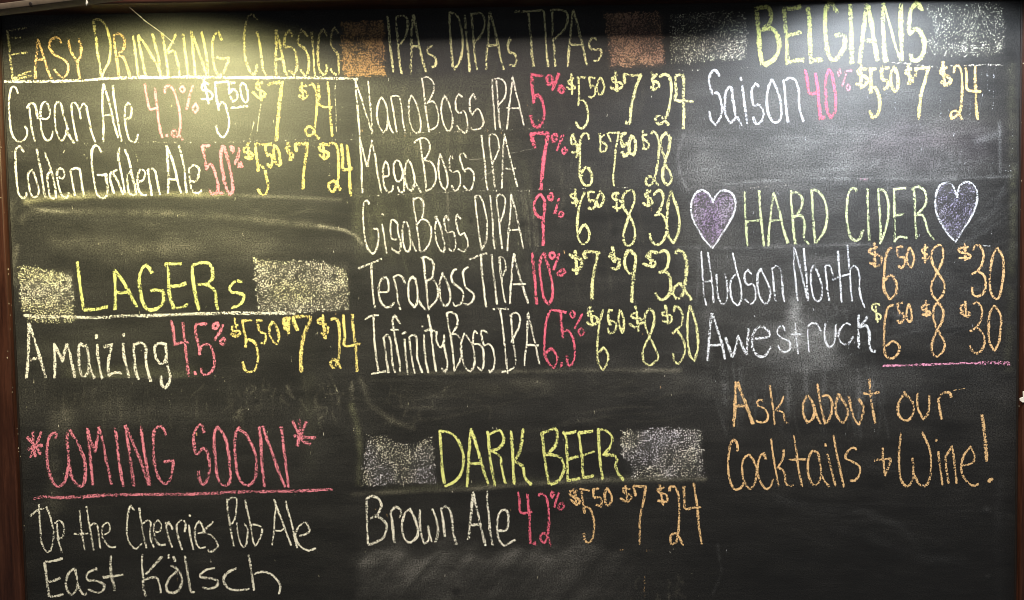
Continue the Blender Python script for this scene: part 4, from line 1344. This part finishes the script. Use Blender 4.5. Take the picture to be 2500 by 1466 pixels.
# ------------------------------------------------------------------ shaded blocks and hearts
CREAM, YEL, LIL, ORA, BRN = (0.78, 0.75, 0.62), (0.78, 0.76, 0.50), (0.72, 0.70, 0.78), (0.58, 0.37, 0.16), (0.40, 0.25, 0.185)
blocks = [
    ("orange chalk block after the classics heading", [(828, 52), (938, 46), (943, 186), (843, 193), (832, 150)], (ORA, (0.46, 0.28, 0.14)), 0.74),
    ("rust coloured chalk block after the pale ale heading", [(1474, 30), (1612, 26), (1627, 160), (1487, 167)], (BRN, (0.48, 0.31, 0.20)), 0.74),
    ("speckled pale block left of the Belgian heading", [(1635, 32), (1820, 24), (1828, 80), (1822, 148), (1720, 152), (1634, 160)], (CREAM, (0.74, 0.76, 0.56)), 0.52),
    ("speckled pale block in the top right corner", [(2255, 8), (2440, 5), (2455, 45), (2452, 130), (2400, 142), (2262, 138), (2265, 90), (2278, 70)], ((0.62, 0.62, 0.50), (0.60, 0.60, 0.52)), 0.46),
    ("cream block left of the lager heading", [(42, 648), (80, 646), (115, 655), (178, 672), (184, 772), (80, 772), (48, 757)], (CREAM, YEL), 0.62),
    ("cream block right of the lager heading", [(618, 628), (690, 636), (720, 632), (790, 636), (853, 662), (855, 760), (630, 770), (622, 700)], (CREAM, (0.78, 0.76, 0.46)), 0.60),
    ("white block left of the dark beer heading", [(898, 1062), (925, 1060), (1000, 1085), (1055, 1060), (1062, 1110), (1068, 1182), (880, 1190), (880, 1140), (892, 1100)], (CREAM, LIL), 0.52),
    ("white block right of the dark beer heading", [(1515, 1050), (1620, 1042), (1715, 1046), (1722, 1168), (1540, 1172), (1535, 1130), (1512, 1115)], (CREAM, LIL), 0.57),
]
for k, (lab, poly, inks, dens) in enumerate(blocks):
    k_ = Ink()
    k_.fill(poly, inks, dens, 200 + 10 * k, slant=(-1.2, -1.2, -0.9, -0.9, -0.6, -0.8, -0.5, -0.4)[k])
    if k == 4:
        k_.stroke([(72, 776), (110, 782), (150, 780), (185, 776)], 20, YEL, 0.62)
    o = k_.build("chalk_block", board, CHALK_SHADING)
    o["label"] = lab

def P5(s, ox, oy):
    return [(ox + float(a.split(',')[0]) / 5, oy + float(a.split(',')[1]) / 5) for a in s.split()]
H1 = P5("455,330 430,260 380,200 310,172 240,210 200,290 185,390 200,500 260,630 350,780 450,880 520,780 620,620 700,470 730,350 700,230 620,180 540,190 480,260 455,330", 1650, 430)
H2 = P5("1680,260 1650,160 1600,90 1540,80 1470,120 1425,220 1415,350 1440,470 1510,620 1600,740 1665,805 1740,680 1820,560 1890,430 1930,290 1920,170 1850,80 1780,75 1710,130 1680,260", 2000, 430)
for lab, hp, dn, inks, sl in (("violet chalk heart left of the cider heading", H1, 0.66, ((0.30, 0.235, 0.37), (0.40, 0.35, 0.46)), -1.1),
                              ("lilac chalk heart right of the cider heading", H2, 0.55, ((0.31, 0.295, 0.42), (0.38, 0.37, 0.46)), -0.7)):
    h = empty("heart", (0, 0, 0), board)
    h["label"] = lab
    k_ = Ink()
    k_.fill(hp[:-1], inks, dn, 400, soft=3, slant=sl, rough=5.0)
    k_.build("heart_fill", h, CHALK_SHADING)
    k_ = Ink()
    k_.stroke(hp[:11], 5, 'v', 0.95)
    k_.stroke(hp[10:], 5, 'v', 0.95)
    k_.build("heart_outline", h)

# loose chalk crumbs left on the slate
r = random.Random(5)
k_ = Ink()
for _ in range(240):
    x, y = r.uniform(90, 2450), r.uniform(190, 1440)
    if y > 1220 and x > 1780:
        continue
    if r.random() < 0.25 and y > 1000:
        continue
    s = r.uniform(0.5, 1.4)
    k_.stroke([(x, y), (x + r.uniform(-2, 2), y + r.uniform(2.2, 4.5))], s, r.choice('eeewo' if x < 1700 else 'fffv'), 0.95)
o = k_.build("chalk_crumbs", board)
o["kind"] = "stuff"

# ------------------------------------------------------------------ things in front of the board
# wooden shelf edge crossing the top left corner, nearer than the board
YB = -0.75
A, B = at(-260, 66, YB), at(300, -4, YB)
ax = Vector((B[0] - A[0], 0, B[2] - A[2])).normalized()
up = Vector((-ax.z, 0, ax.x))
L = (Vector(B) - Vector(A)).length
def slab(name, lo, hi, y0, y1, mat, parent, bev):
    v_, f_ = box_geo((0, y0, lo), (L, y1, hi), bev, 2)
    M = Matrix(((ax.x, 0, up.x), (0, 1, 0), (ax.z, 0, up.z)))
    v_ = [tuple(Vector(A) + M @ Vector((p[0], p[1], p[2]))) for p in v_]
    return obj(name, v_, f_, mat, parent, True)
shelf = empty("wooden_shelf", (0, 0, 0))
shelf["label"] = "dark red wooden shelf with a pale lower edge crossing the top left corner"
shelf["category"] = "shelf"
slab("shelf_board", 0.0100, 0.16, -0.012, 0.012, WOOD_X, shelf, 0.002)
slab("edge_strip", 0.0, 0.0098, -0.016, 0.012, PALE, shelf, 0.0012)
c = at(77, 11, YB - 0.013)
vs, fs = [], []
for j, (rr, dy) in enumerate(((0.0042, 0.0), (0.0040, -0.002), (0.0022, -0.0034))):
    for k in range(12):
        a = 2 * math.pi * k / 12
        vs.append((c[0] + rr * math.cos(a), c[1] + dy, c[2] + rr * math.sin(a)))
for j in range(2):
    for k in range(12):
        fs.append((j * 12 + k, j * 12 + (k + 1) % 12, (j + 1) * 12 + (k + 1) % 12, (j + 1) * 12 + k))
fs.append(tuple(range(24, 36)))
obj("bolt_head", vs, fs, IRON, shelf)
o = flecks("paint_chip", [(212, 7, 1.0)], 0.0024, WHITE, shelf, YB - 0.0163, 9)

# cobweb strand
def tube(name, pts, rad, mat, n=6):
    vs, fs = [], []
    for i, p in enumerate(pts):
        q = Vector(pts[min(i + 1, len(pts) - 1)]) - Vector(pts[max(i - 1, 0)])
        q.normalize()
        u = q.cross(Vector((0, 1, 0))).normalized()
        w = q.cross(u)
        r_ = rad[i]
        for k in range(n):
            a = 2 * math.pi * k / n
            vs.append(tuple(Vector(p) + u * math.cos(a) * r_ + w * math.sin(a) * r_))
    for i in range(len(pts) - 1):
        for k in range(n):
            fs.append((i * n + k, i * n + (k + 1) % n, (i + 1) * n + (k + 1) % n, (i + 1) * n + k))
    fs.append(tuple(range(n))[::-1])
    fs.append(tuple(range((len(pts) - 1) * n, len(pts) * n)))
    o_ = obj(name, vs, fs, mat, None, True)
    return o_
line = [(290, -3, -0.060), (318, 20, -0.050), (345, 43, -0.038), (352, 50, -0.034), (370, 63, -0.022), (394, 80, -0.010), (416, 99, -0.004), (430, 111, -0.002)]
pts, rad = [], []
for i in range(len(line) - 1):
    for t in (0, 0.34, 0.67):
        a, b = line[i], line[i + 1]
        pts.append(tuple(at(a[0] + (b[0] - a[0]) * t, a[1] + (b[1] - a[1]) * t, a[2] + (b[2] - a[2]) * t)))
        rad.append(0.00085 * (1 if i < 5 else 0.5) * (1.9 if (i, t) in ((2, 0.0), (3, 0.0)) else r.uniform(0.7, 1.2)))
web = tube("cobweb_strand", pts, rad, WEB)
web["label"] = "thin white cobweb strand slanting down from the top rail beside the shelf"
web["category"] = "cobweb"

# scrap of white paper stuck on the right rail
c = [at(x, y, -0.0245) for x, y in ((2503, 956), (2498, 957), (2499, 970), (2490, 973), (2491, 979), (2497, 983), (2504, 982))]
vs = [tuple(p) for p in c] + [(p[0], -0.0222, p[2]) for p in c]
n = len(c)
fs = [tuple(range(n)), tuple(range(n, 2 * n))[::-1]] + [(k, (k + 1) % n, n + (k + 1) % n, n + k) for k in range(n)]
scrap = obj("paper_scrap", vs, fs, WHITE)
scrap["label"] = "torn white paper scrap stuck on the right frame rail"
scrap["category"] = "paper scrap"
